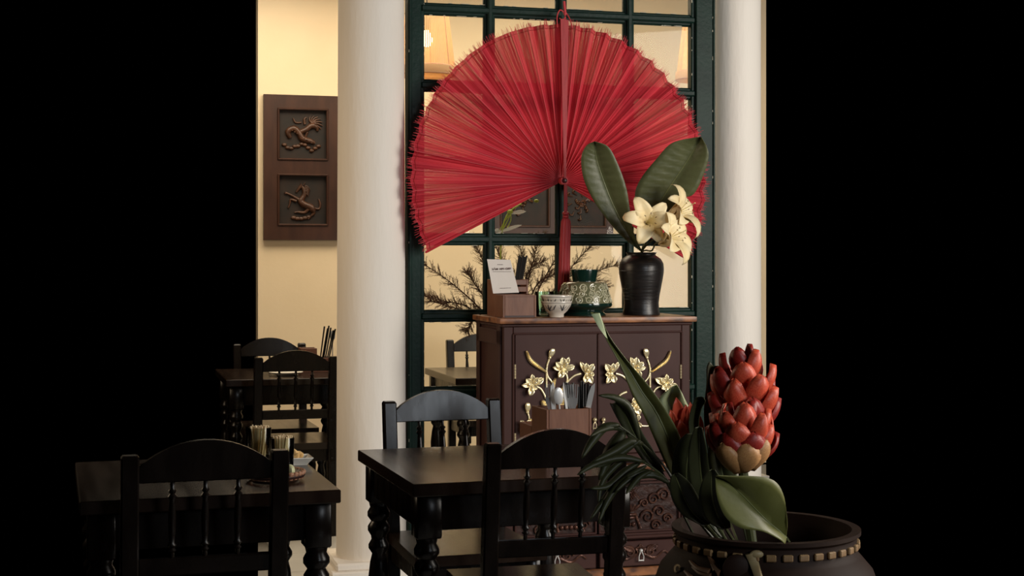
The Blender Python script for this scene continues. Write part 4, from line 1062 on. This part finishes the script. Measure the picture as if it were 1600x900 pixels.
def lily(px, py, Y, axis, size, petals, label, tilt=0.0, seed=1, stem_px=None):
    """six recurved petals given by the direction angle around the axis and relative length"""
    random.seed(seed)
    base = at(px, py, Y); ax = Vector(axis).normalized()
    root = thing('lily', vin, 0, label, 'flower', 'cream lilies in the black vase')
    ref = Vector((0, 0, 1)) if abs(ax.z) < 0.95 else Vector((1, 0, 0))
    rx = ref.cross(ax).normalized() * -1; ry = ax.cross(rx) * -1
    if ry.z < 0: ry = -ry
    if rx.x < 0: rx = -rx
    for k, (ang, ln, curl, wd) in enumerate(petals):
        a = math.radians(ang); out = rx * math.cos(a) + ry * math.sin(a); sd = ax.cross(out).normalized()
        P = []; R = 12
        p = base.copy() - vin; th = math.radians(12)       # start steep along the axis, then bend outwards and back
        step = size * ln / R
        for i in range(R + 1):
            t = i / R
            wv = size * wd * (math.sin(PI * (0.10 + 0.86 * t)) ** 0.75) * 0.5 * (1 if t < 1 else 0.3)
            dr = ax * math.cos(th) + out * math.sin(th); nn = ax * math.sin(th) - out * math.cos(th)
            P.append([p + sd * (wv * s) + nn * (abs(s) ** 2 * wv * 0.42 * (1 - t * .8) - (0.05 * wv if s == 0 else 0)) + nn * (0.06 * wv * math.sin(9 * t + 5 * s + k)) for s in (-1, -.6, -.25, 0, .25, .6, 1)])
            th += math.radians((5.5 if t < 0.35 else 9.5 + curl * (1 if t < .7 else 2.4)))
            p = p + dr * step
        b = MB(); b.grid(P); b.build('petal', M['lily'], root, smooth=80, solid=0.0012)
    for k in range(6):
        a = k * PI / 3 + 0.4; out = rx * math.cos(a) + ry * math.sin(a); p = base - vin
        q = [p, p + ax * size * 0.35 + out * size * 0.05, p + ax * size * .62 + out * size * 0.16]
        MB().tube(spline(q, 6), 0.0009, 5).build('stamen', M['filament'], root)
        e = q[-1]; b = MB(); b.tube([e - out * .004, e + out * .004], 0.0016, 5); b.build('anther', M['anther'], root)
    b = MB(); p = base - vin; b.tube([p, p + ax * size * .75 + ry * size * .04], 0.0014, 6); b.ell(p + ax * size * .76 + ry * size * .04, (.003, .003, .003)); b.build('pistil', M['filament'], root)
    st = [Vector((0, 0, 0)), vm - vin] + ([at(*stem_px, Y + .03) - vin] if stem_px else []) + [base - ax * 0.02 - vin, base - vin]
    b = MB(); c = spline(st, 16); b.tube(c, [0.0035] * 13 + [.0045, .006, .008, .009], 8); b.build('stem', M['stem'], root)
lily(1009, 350, 5.99, (0.10, -1, 0.16), 0.158, [(122, 1.04, 2, .46), (45, .95, 3, .40), (172, 1.08, 6.5, .42), (245, 1.0, 3.5, .48), (297, .92, 5, .42), (3, 1.12, 6, .42)], 'cream lily facing the camera lowest left in the black vase', seed=1, stem_px=(1010, 378))
lily(1043, 341, 6.05, (0.72, -0.42, 0.36), 0.178, [(95, 1.05, 6, .40), (35, .9, 4, .44), (155, 1.0, 5, .38), (215, .9, 4, .40), (275, 1.12, 7, .40), (325, .85, 5, .46)], 'cream lily seen from the side at the upper right', seed=2, stem_px=(1022, 372))
lily(1030, 379, 5.95, (0.74, -0.52, 0.30), 0.172, [(100, .9, 2, .46), (40, .95, 2.5, .46), (160, .9, 2, .46), (215, 1.0, 3, .44), (270, 1.1, 6.5, .44), (325, 1.05, 6.5, .46)], 'cream lily pointing right lowest over the vase rim', seed=3, stem_px=(1018, 392))

# ------------------------------------------------------------------ cutlery in the caddy on the main table
def cutlery_base(i): return CAD2 + VT * (-0.04 + 0.02 * (i % 3)) + Vector((0, 0, 0.012))
FB = Vector((0.118, 4.26, 0.765))
def top_of(px, py, Y=4.27): return at(px, py, Y)
def place_dir(o, p0, p1, roll=0.0):
    z = (p1 - p0).normalized(); y = Vector((-0.2, -1, 0)); y = (y - z * y.dot(z)).normalized(); x = y.cross(z)
    m = Matrix(((x.x, y.x, z.x), (x.y, y.y, z.y), (x.z, y.z, z.z)))
    o.location = p0; o.rotation_mode = 'QUATERNION'; o.rotation_quaternion = m.to_quaternion() @ Euler((0, 0, roll)).to_quaternion()
def make_fork():
    r = thing('fork', (0, 0, 0))
    b = MB(); b.tube([(0, 0, 0), (0, 0, 0.06), (0, 0, 0.13)], [0.005, .0035, .003], 6, flat=0.5); b.build('fork_handle', M['black'], r)
    b = MB(); b.prism([(-.003, .125), (.003, .125), (.011, .150), (.0115, .165), (-.0115, .165), (-.011, .150)], -.001, .001)
    for x in (-.0095, -.0032, .0032, .0095): b.prism([(x - .0017, .164), (x + .0017, .164), (x + .0011, .205), (x - .0011, .205)], -.001, .001)
    b.build('fork_head', M['steel'], r, smooth=30); return r
def make_knife():
    r = thing('knife', (0, 0, 0))
    b = MB(); b.tube([(0, 0, 0), (0, 0, 0.05), (0, 0, 0.10)], [0.0055, .005, .004], 6, flat=0.5); b.build('knife_handle', M['black'], r)
    b = MB(); b.prism([(-.005, .095), (.005, .095), (.009, .13), (.010, .175), (.006, .20), (-.003, .212), (-.006, .19)], -.0008, .0008); b.build('knife_blade', M['steel'], r, smooth=30); return r
def make_spoon():
    r = thing('spoon', (0, 0, 0))
    b = MB(); b.tube([(0, 0, 0), (0, 0, 0.08), (0, 0, 0.15)], [0.004, .003, .0025], 6, flat=0.5); b.build('spoon_handle', M['steel'], r)
    b = MB(); b.ell((0, 0, .172), (.015, .004, .026)); b.build('spoon_bowl', M['steel'], r); return r
fk = make_fork(); kn = make_knife(); sn = make_spoon()
def bot(px, d_=0.0): return Vector(((px - 800) / F * 4.29, 4.285 + d_, 0.764))
frk = [(862, 858, 606, 'fork with tines up at the left end of the caddy'), (892, 897, 617, 'fork in the middle of the caddy among black handles'), (899, 890, 609, 'second fork behind the middle fork in the caddy')]
for i, (bx, tx, ty, lb) in enumerate(frk):
    f = put(fk, i == 0, (0, 0, 0), 0, lb, 'fork', 'forks in the table caddy'); t_ = top_of(tx, ty); p0 = bot(bx, .005 * i); L_ = 0.205
    d_ = (t_ - p0).normalized(); place_dir(f, t_ - d_ * L_ if (t_ - d_ * L_).z > 0.762 else p0, t_)
kns = [(906, 927, 604, 'knife with broad blade at the right end of the caddy', 0.2), (872, 865, 620, 'knife beside the left fork in the caddy', 0.4), (896, 882, 612, 'narrow knife leaning left in the middle of the caddy', 1.3)]
for i, (bx, tx, ty, lb, ro) in enumerate(kns):
    f = put(kn, i == 0, (0, 0, 0), 0, lb, 'knife', 'knives in the table caddy'); t_ = top_of(tx, ty); p0 = bot(bx, -.004 * i)
    d_ = (t_ - p0).normalized(); q0 = t_ - d_ * 0.212; place_dir(f, q0, t_, ro)
    if q0.z < 0.762: f.location = p0
for i, (bx, tx, ty, lb) in enumerate([(880, 873, 622, 'spoon leaning in the left half of the caddy')]):
    tag(sn, lb, 'spoon'); t_ = top_of(tx, ty, 4.255); p0 = bot(bx, -.012); place_dir(sn, p0, t_, 0.5)
for i, (bx, tx, ty) in enumerate([(884, 883, 597), (887, 886, 598), (889, 888.5, 600), (897, 895, 598), (903, 905, 604), (908, 908, 595), (911, 911, 596), (914, 915, 600), (914, 920, 600), (912, 924, 603)]):
    rod(bot(bx, .004 * (i % 3)), top_of(tx, ty, 4.30), 0.0030, 0.0042, M['black'], 'chopstick', ORD[i] + ' black chopstick from the left in the table caddy', 'chopstick', 'black chopsticks on the main table', True)
# cutlery in the far left caddy
for i, (tx, ty) in enumerate([(507, 510), (512, 513), (514, 509), (517, 512), (521, 516), (524, 514)]):
    bs = Vector((-0.945 - 0.055 + 0.008 * i, 7.625, 0.762)); rod(bs, at(tx, ty, 7.62), 0.003, 0.0042, M['black'], 'chopstick', ORD[i] + ' black chopstick from the left in the far table caddy', 'chopstick', 'black chopsticks on the far table', True)
f = copy_tree(sn); tag(f, 'steel spoon in the caddy beside the left column', 'spoon'); f.location = Vector((-0.93, 7.63, 0.763)); f.rotation_quaternion = (1, 0, 0, 0)
pl_ = thing('plate', (-1.13, 7.36, 0.75), TH, 'pale round plate on the far left table', 'plate')
b = MB(); b.lathe([(0.045, 0), (0.05, .003), (0.085, .016), (.084, .018), (.05, .006), (0, .005)], 28); b.build('plate_body', M['plate'], pl_)

# ------------------------------------------------------------------ lower left table: jars of sticks, plate of crackers, basket
def stick_jar(px, Y, r0, r1, h, label, stick_label, grp, n, seed):
    p = Vector(((px - 800) / F * Y, Y, 0.75))
    j = thing('stick_jar', p, 0, label, 'jar', 'glass jars of sticks')
    b = MB(); b.lathe([(0, .001), (r0, .001), (r0 + .001, .006), (r1, h), (r1 - .003, h), (r0 - .002, .012), (0, .010)], 24); b.build('glass_body', M['jar_glass'], j, smooth=60)
    random.seed(seed); me0 = None
    for i in range(n):
        a = random.uniform(0, 2 * PI); rr = math.sqrt(random.random())
        b0 = p + Vector((0.55 * r0 * rr * math.cos(a), 0.55 * r0 * rr * math.sin(a), 0.012)); b1 = p + Vector(((r1 - .006) * rr * math.cos(a + .3), (r1 - .006) * rr * math.sin(a + .3), h + random.uniform(0.0, 0.006)))
        if me0 is None:
            m_ = MB(); m_.tube([(0, 0, 0), (0, 0, 1)], 0.0021, 6); o = m_.build('bamboo_stick', M['bamboo'], smooth=40); me0 = o.data
        else: o = alike('bamboo_stick', me0)
        place_dir(o, b0, b1); o.scale = (1, 1, (b1 - b0).length); tag(o, stick_label, 'stick', grp)
stick_jar(440.5, 4.09, 0.031, 0.035, 0.085, 'glass tumbler of bamboo sticks right behind the chair post', 'pale bamboo stick in the right glass tumbler', 'sticks in the right tumbler', 42, 21)
stick_jar(404, 4.16, 0.031, 0.036, 0.105, 'glass tumbler of bamboo sticks cut by the left edge', 'pale bamboo stick in the left glass tumbler', 'sticks in the left tumbler', 42, 22)
pp = Vector(((462 - 800) / F * 4.17, 4.17, 0.75))
pl_ = thing('square_plate', pp, TT, 'square white plate of golden crackers on the lower left table', 'plate')
b = MB(); rings = []
for s_, z in ((0.028, 0), (0.030, 0.004), (0.044, 0.020), (0.043, 0.022), (0.028, 0.008), (0.001, 0.007)):
    rings.append(b.ring([(s_ * x, s_ * y, z) for x, y in ((-1, -1), (0, -1), (1, -1), (1, 0), (1, 1), (0, 1), (-1, 1), (-1, 0))]))
b.skin(rings); b.cap(rings[0], True); b.cap(rings[-1]); b.build('plate_body', M['plate'], pl_, smooth=30)
for i, (px, py, r_) in enumerate(((459, 709, 0.3), (464, 711, -0.5), (467, 716, 0.6), (460, 716, 0.2), (463, 719, -.3))):
    q = at(px, py, 4.15 + .01 * (i % 3)); q.z = max(q.z, 0.764 + 0.004 * i)
    b = MB(); P = []
    for r in range(7):
        v_ = -0.5 + r / 6; P.append([(0.009 * (1 - (2 * v_) ** 4) * math.cos(2 * PI * k / 10) + .002 * math.sin(9 * v_), 0.006 * (1 - (2 * v_) ** 4) * math.sin(2 * PI * k / 10), 0.036 * v_) for k in range(10)])
    rr = [b.ring(x) for x in P]; b.skin(rr); o = b.build('cracker', M['cracker'], smooth=60); o.location = q; o.rotation_euler = (0.5 + 0.2 * i, r_, 0.4 * i)
    tag(o, ('golden cracker leaning topmost on the square plate', 'golden cracker upright in the middle of the plate', 'golden cracker nearest the plate rim', 'golden cracker low on the left of the plate', 'golden cracker lying at the front of the plate')[i], 'cracker', 'crackers on the square plate')
bk = thing('rattan_basket', Vector(((431 - 800) / F * 3.86, 3.86, 0.75)), 0, 'small round rattan tray beside the jars', 'basket')
b = MB(); b.lathe([(0, .001), (.055, .001), (.062, .006), (.055, .008), (0, .006)], 32); b.build('basket_floor', M['rattan'], bk)
b = MB(); b.box((0, 0, 0), (0.0145, 0.010, 0.022), 0.003); s0 = b.build('rim_weave', M['rattan'], bk, smooth=40)
for i in range(30):
    a = 2 * PI * i / 30; s_ = s0 if i == 0 else alike('rim_weave', s0.data, bk); s_.location = (.071 * math.cos(a), .071 * math.sin(a), .017); s_.rotation_euler = (0.35, 0, a + PI / 2)
b = MB(); b.tube([(.070 * math.cos(2 * PI * k / 36), .070 * math.sin(2 * PI * k / 36), .016) for k in range(36)], .0075, 6, closed=True); b.build('rim_hoop', M['caddy_dark'], bk)
lw = thing('lime_wedge', bk.location + Vector((.038, .0, .012)), 0.4, 'pale lime wedge in the round rattan tray', 'fruit')
b = MB(); b.ell((0, 0, .014), (.012, .018, .016)); b.build('lime_flesh', M['lime'], lw)
b = MB(); b.ell((.002, -.004, .004), (.013, .017, .005)); b.build('lime_rind', M['lime_rind'], lw)

# ------------------------------------------------------------------ carved planter, red gingers and foliage at lower right
PY = 3.0
pc = Vector(((1196 - 800) / F * PY, PY, 0)); rimz = 0.782
pot = thing('carved_planter', pc, 0, 'dark carved floor planter with gilt blocks round its rim', 'planter')
b = MB(); b.lathe([(0.13, 0), (0.14, 0.02), (0.13, 0.06), (0.16, 0.2), (0.205, 0.42), (0.232, 0.60), (0.230, 0.66), (0.214, 0.705), (0.190, 0.733), (0.182, 0.742), (0.182, 0.772), (0.190, 0.778), (0.190, 0.786), (0.172, 0.786), (0.168, 0.74), (0.165, 0.70), (0.0, 0.70)], 64); b.build('planter_body', M['pot'], pot, smooth=50)
b = MB(); b.box((0, 0, 0), (0.0200, 0.008, 0.0135), 0.002); g0 = b.build('rim_block', M['pot_light'], pot, smooth=30)
nb = 36
for i in range(nb):
    a = 2 * PI * (i + 0.35) / nb; g = g0 if i == 0 else alike('rim_block', g0.data, pot); g.location = (.184 * math.cos(a), .184 * math.sin(a), .757); g.rotation_euler = (0, 0, a + PI / 2)
def potpt(px, py, off=0.004):
    """point on the planter wall seen at that pixel (ray against the turned body)"""
    d_ = Vector(((px - 800) / F, 1, -(py - Y0) / F)); o_ = Vector((0, 0, H)); t = 2.6
    while t < 3.1:
        p = o_ + d_ * t - pc
        prof = [(0.205, 0.42), (0.232, 0.60), (0.230, 0.66), (0.214, 0.705), (0.190, 0.733), (0.182, 0.742)]
        R = 0.182
        for (r0, z0), (r1, z1) in zip(prof, prof[1:]):
            if z0 <= p.z <= z1: R = r0 + (r1 - r0) * (p.z - z0) / (z1 - z0)
        if math.hypot(p.x, p.y) <= R + off: return p
        t += 0.002
    return p
def ptube(pts, r, b): c = spline([potpt(*p) for p in pts], 10); b.tube(c, [r[0] + (r[1] - r[0]) * i / 10 for i in range(11)], 7, flat=0.7)
b = MB()
for pts, r in ((((1078, 876), (1090, 888), (1110, 894)), (.003, .010)), (((1082, 886), (1095, 896), (1112, 900)), (.003, .009)), (((1107, 868), (1116, 882), (1128, 896)), (.003, .012)), (((1070, 892), (1080, 902)), (.003, .007)), (((1112, 880), (1118, 892)), (.003, .006))): ptube(list(pts), r, b)
b.build('petal_carving', M['pot_relief'], pot)
b = MB(); ptube([(1172, 864), (1178, 880), (1186, 905)], (.011, .008), b); b.ell(potpt(1182, 866), (.014, .006, .008)); b.build('bone_inlay', M['bone'], pot)
b = MB(); c = potpt(1058, 889, .005); b.tube([c + Vector((.0055 * math.cos(t), 0, .0075 * math.sin(t))) for t in [2 * PI * k / 14 for k in range(14)]], .0024, 6, closed=True); b.build('ring_eye', M['pot_light'], pot)
b = MB(); c = potpt(1152, 890, .003); b.ell(c, (.030, .010, .030)); b.build('round_boss', M['pot'], pot)
b = MB(); b.lathe([(0, 0.70), (0.163, 0.70), (0.10, 0.735), (0, 0.745)], 30); b.build('soil', M['panel_dark'], pot)
SOIL = pc + Vector((0, 0, 0.73))

def ginger(px, ytop, ybot, Y, rad, label, n, seed, tan=0, lean=0.0, spiky=False):
    random.seed(seed)
    bs = at(px, ybot, Y); tp = at(px + lean, ytop, Y); Hh = tp.z - bs.z
    foot = Vector((pc.x + (bs.x - pc.x) * 0.5, pc.y + (bs.y - pc.y) * .4, 0.735))
    root = thing('red_ginger', foot, 0, label, 'flower', 'red ginger flowers in the planter')
    b = MB(); b.tube(spline([Vector((0, 0, 0)), (bs - foot) * .6 + Vector((0, .01, 0)), bs - foot, tp - foot - Vector((0, 0, .02))], 14), .008, 8); b.build('stem', M['stem'], root)
    # one cupped bract mesh per colour, shared
    def bract(mat):
        b = MB(); P = []
        for i in range(9):
            t = i / 8; wv = 0.5 * math.sin(PI * (0.12 + 0.83 * t)) ** 0.7 * (1 if t < 1 else .25)
            P.append([(wv * s, -0.30 * math.sin(PI * t * .62) + 0.26 * abs(s) ** 2 * (1 - .4 * t) + (0.12 * t * t), t) for s in (-1, -.55, 0, .55, 1)])
        b.grid(P); o = b.build('bract', mat, root, smooth=80, solid=0.03); return o
    protos = [bract(M['ginger']), bract(M['ginger_dark'])] + ([bract(M['ginger_tan'])] if tan else [])
    used = [False] * 3
    for i in range(n):
        t = (i + .5) / n; a = i * 2.39996 + seed
        kind = 2 if (tan and i < tan) else (1 if (t < 0.35 or random.random() < .22) else 0)
        if tan and i < tan: a = -PI / 2 + (i - (tan - 1) / 2) * 0.75 + .0
        o = protos[kind] if not used[kind] else alike('bract', protos[kind].data, root)
        if used[kind]:
            m_ = o.modifiers.new('thickness', 'SOLIDIFY'); m_.thickness = 0.03; m_.offset = 0
        used[kind] = True
        rr = rad * (0.42 + 0.16 * math.sin(PI * min(1, t * 1.1))) * (1.0 if t < .7 else (1 - (t - .7) * 2.7))
        L_ = rad * (1.30 - 0.15 * t) * random.uniform(.85, 1.15); wd = rad * (1.0 - .28 * t) * random.uniform(.9, 1.15)
        ctr = bs.lerp(tp, 0.02 + t * (0.90 - L_ / Hh * 0.62)) - foot
        o.location = ctr + Vector((rr * math.cos(a), rr * math.sin(a), 0))
        o.rotation_euler = (math.radians((26 - 20 * t) + random.uniform(-6, 6)), 0, a + PI / 2)
        o.scale = (wd, L_, L_)
    for k, p in enumerate(protos):
        if not used[k]: bpy.data.objects.remove(p)
    return root
ginger(1160, 540, 700, 3.03, 0.062, 'taller red ginger flower reaching highest at the right edge', 26, 3)
ginger(1160, 634, 742, 2.90, 0.062, 'lower red ginger flower in front with tan lower bracts', 24, 7, tan=3)
# narrow red flower among the leaves
fr = thing('red_bromeliad', SOIL + Vector((-.07, .02, .0)), 0, 'small red pointed flower half hidden among the leaves', 'flower')
fo = fr.location.copy()
b = MB(); b.tube(spline([Vector((0, 0, 0)), at(1075, 760, 3.02) - fo, at(1068, 690, 3.02) - fo], 8), .006, 7); b.build('stem', M['stem'], fr)
for (bx, by, tx, ty, wv) in ((1066, 668, 1056, 621, .022), (1070, 665, 1071, 632, .018), (1060, 668, 1047, 640, .016), (1078, 668, 1078, 628, .016), (1084, 690, 1094, 650, .018), (1072, 700, 1062, 655, .022), (1080, 700, 1084, 655, .02)):
    b = MB(); b.petal(at(bx, by + 22, 3.02) - fo, at(tx, ty, 2.99) - fo, wv * 1.2, .006, (0, -1, 0), fold=.3); b.build('petal', M['ginger'], fr, smooth=80, solid=.0015)

pl3 = lambda pts, Y: P3(pts, Y)
GL = 'leaves in the planter'
def pot_leaf(left, mid, right, Y, mat, label, Yr=None, **k):
    return leaf('planter_leaf', P3(left, Y), P3(mid, [Y[0] + k.pop('dip', 0.012), Y[1] + 0.01]), P3(right, Yr or Y), mat, label, group=GL, stem=[SOIL + Vector((((mid[0][0] - 1196) / F * PY) * 0.6, -.01, 0))], **k)
long_leaf = pot_leaf([(1092, 800), (1062, 772), (1036, 717), (1007, 651), (988, 616), (969, 571), (947, 530), (934, 503), (922, 488)],
         [(1094, 800), (1072, 765), (1050, 700), (1026, 645), (1003, 612), (976, 566), (951, 530), (938, 505), (927, 488)],
         [(1096, 800), (1085, 755), (1063, 683), (1045, 648), (1018, 608), (980, 563), (955, 530), (943, 506), (936, 489)],
         [3.0, 2.92], M['leaf_bright'], 'long fresh green leaf rising diagonally across the right door', cup=0.05)
tipo = leaf('pale_underside', P3([(930, 494), (938, 508), (946, 524)], 2.925), P3([(924, 490), (936, 512), (947.5, 528)], 2.915), P3([(937, 489), (943, 508), (949, 530)], 2.92), M['leaf_pale'], '', parent=long_leaf); tipo.location = -long_leaf.location; tipo['label'] = 'pale twisted leaf tip'
pot_leaf([(1085, 720), (1060, 690), (1035, 650), (1027, 632), (1030, 622), (1040, 612), (1054, 602)],
         [(1088, 718), (1070, 680), (1050, 640), (1044, 626), (1048, 616), (1052, 608), (1056, 602)],
         [(1092, 716), (1085, 680), (1078, 650), (1076, 636), (1072, 628), (1065, 613), (1058, 602)],
         [3.10, 3.12], M['leaf_pale'], 'pale green rolled leaf behind the small red flower', cup=0.2)
pot_leaf([(1030, 740), (1005, 720), (985, 690), (965, 655), (955, 635), (953, 630)], [(1034, 738), (1012, 712), (992, 680), (978, 650), (968, 634), (962, 627)], [(1038, 736), (1022, 705), (1002, 672), (993, 645), (985, 631), (972, 626)],
         [2.98, 2.9], M['leaf_dark'], 'black green leaf with shining edge left of the long leaf', cup=0.25)
pot_leaf([(1085, 815), (1062, 790), (1050, 750), (1052, 712), (1060, 690), (1072, 678)], [(1092, 815), (1078, 785), (1072, 745), (1074, 715), (1078, 695), (1084, 676)], [(1100, 815), (1098, 780), (1098, 740), (1096, 710), (1095, 690), (1092, 676)],
         [2.95, 2.84], M['leaf_dark'], 'dark upright leaf left below the small red flower', cup=0.07)
pot_leaf([(1110, 815), (1085, 780), (1075, 730), (1078, 690), (1086, 668)], [(1116, 815), (1100, 770), (1094, 730), (1093, 695), (1092, 666)], [(1122, 815), (1115, 770), (1108, 730), (1104, 700), (1097, 668)],
         [2.92, 2.80], M['leaf_dark'], 'dark upright leaf in the middle of the planter foliage', cup=0.08)
pot_leaf([(1095, 740), (1082, 700), (1076, 660), (1085, 625), (1095, 620), (1100, 622)], [(1100, 740), (1091, 700), (1085, 660), (1090, 632), (1097, 624), (1101, 624)], [(1104, 740), (1098, 700), (1092, 665), (1096, 640), (1101, 630), (1102, 626)],
         [2.90, 2.86], M['leaf_dark'], 'narrow dark leaf in front of the small red flower', cup=0.1)
pot_leaf([(1128, 800), (1118, 760), (1103, 690), (1100, 640), (1104, 600), (1104, 575), (1108, 565)], [(1134, 800), (1126, 750), (1112, 690), (1108, 640), (1108, 604), (1110, 580), (1114, 572)], [(1140, 800), (1134, 740), (1122, 690), (1116, 640), (1112, 608), (1118, 585), (1124, 572)],
         [3.08, 3.1], M['leaf_dark'], 'dark curled leaf standing left of the taller red ginger', cup=0.25)
pot_leaf([(1150, 800), (1128, 790), (1112, 760), (1105, 720), (1108, 695)], [(1156, 798), (1142, 778), (1130, 745), (1124, 715), (1120, 692)], [(1164, 796), (1158, 765), (1150, 730), (1142, 705), (1132, 690)],
         [2.98, 2.96], M['leaf'], 'mid green leaf tucked behind the lower red ginger', cup=0.2)
leaf('planter_leaf', P3([(1226, 850), (1216, 842), (1190, 830), (1157, 825), (1133, 807), (1120, 775), (1118, 746)], [2.80, 2.72]), P3([(1228, 840), (1218, 830), (1200, 815), (1180, 795), (1158, 772), (1136, 752), (1118, 744)], [2.83, 2.74]), P3([(1230, 815), (1226, 780), (1216, 757), (1200, 747), (1175, 744), (1145, 744), (1119, 743)], [2.80, 2.70]),
     M['leaf_bright'], 'broad pale green leaf hanging over the planter rim', group=GL, cup=0.07, stem=[SOIL + Vector((.06, -.05, 0))])

pot_leaf([(1098, 822), (1068, 806), (1052, 785), (1046, 760), (1050, 742)], [(1104, 820), (1082, 800), (1068, 776), (1060, 756), (1054, 740)], [(1110, 818), (1100, 795), (1088, 770), (1076, 752), (1060, 739)],
         [2.90, 2.83], M['leaf_dark'], 'short dark leaf low at the left rim of the planter', cup=0.08)
pot_leaf([(1128, 828), (1102, 812), (1092, 780), (1098, 750), (1108, 735)], [(1134, 826), (1120, 802), (1112, 774), (1111, 750), (1112, 733)], [(1142, 824), (1138, 795), (1132, 768), (1126, 748), (1117, 734)],
         [2.87, 2.80], M['leaf_dark'], 'short dark leaf beside the broad pale leaf', cup=0.08)
# palm fronds: a curved rachis with drooping leaflets
def frond(rach, leaflets, Y, label):
    org = SOIL + Vector((-.06, -.03, 0)); root = thing('palm_frond', org, 0, label, 'palm frond', 'palm fronds in the planter')
    c = spline([org] + P3(rach, Y), 16); b = MB(); b.tube([p - org for p in c], [.0042 - .0026 * i / 16 for i in range(17)], 6); b.build('rachis', M['stem'], root)
    for k, pts in enumerate(leaflets):
        w_ = pts[0]; m3 = P3(pts[1:], [Y[1] + .01 * (k % 3), Y[1] - .05 + .02 * (k % 2)]); m3 = spline(m3, 10); P = []
        for i, p in enumerate(m3):
            t = i / 10; tn = (m3[min(i + 1, 10)] - m3[max(i - 1, 0)]).normalized(); sd = tn.cross(Vector((0, -1, .35))).normalized(); wv = w_ / F * 3 * (math.sin(PI * (0.08 + .9 * t)) ** .8) * .5
            P.append([p - org - sd * wv + Vector((0, wv * .5, 0)), p - org, p - org + sd * wv + Vector((0, wv * .5, 0))])
        b = MB(); b.grid(P); b.build('leaflet', M['leaf_dark'], root, smooth=60, solid=.0004)
frond([(1070, 775), (1035, 725), (1000, 690), (968, 665)], [(14, (968, 664), (945, 668), (925, 690), (909, 716)), (22, (975, 672), (965, 690), (950, 715), (936, 750)), (10, (985, 678), (962, 668), (940, 672), (922, 682)), (12, (1000, 688), (975, 705), (950, 722), (930, 730)), (14, (1005, 694), (985, 690), (960, 705), (925, 722)), (12, (1000, 692), (985, 640), (962, 622), (935, 618))], [2.95, 2.88], 'palm frond with broad dark leaflets over the near chair crest')
frond([(1070, 790), (1040, 748), (1005, 722), (985, 715)], [(12, (1008, 722), (970, 715), (930, 725), (902, 742)), (12, (1000, 722), (975, 738), (950, 760), (922, 763)), (11, (1000, 724), (972, 745), (945, 780), (922, 812)), (10, (1010, 728), (980, 745), (955, 770), (935, 795)), (13, (1030, 742), (1000, 738), (965, 760), (945, 790), (935, 818)), (12, (1045, 755), (1020, 742), (985, 748), (960, 770)), (9, (1020, 735), (1000, 745), (985, 762), (978, 772)), (10, (985, 712), (960, 730), (940, 755), (935, 790))], [2.93, 2.87], 'palm frond of narrow dark leaflets drooping over the near chair')
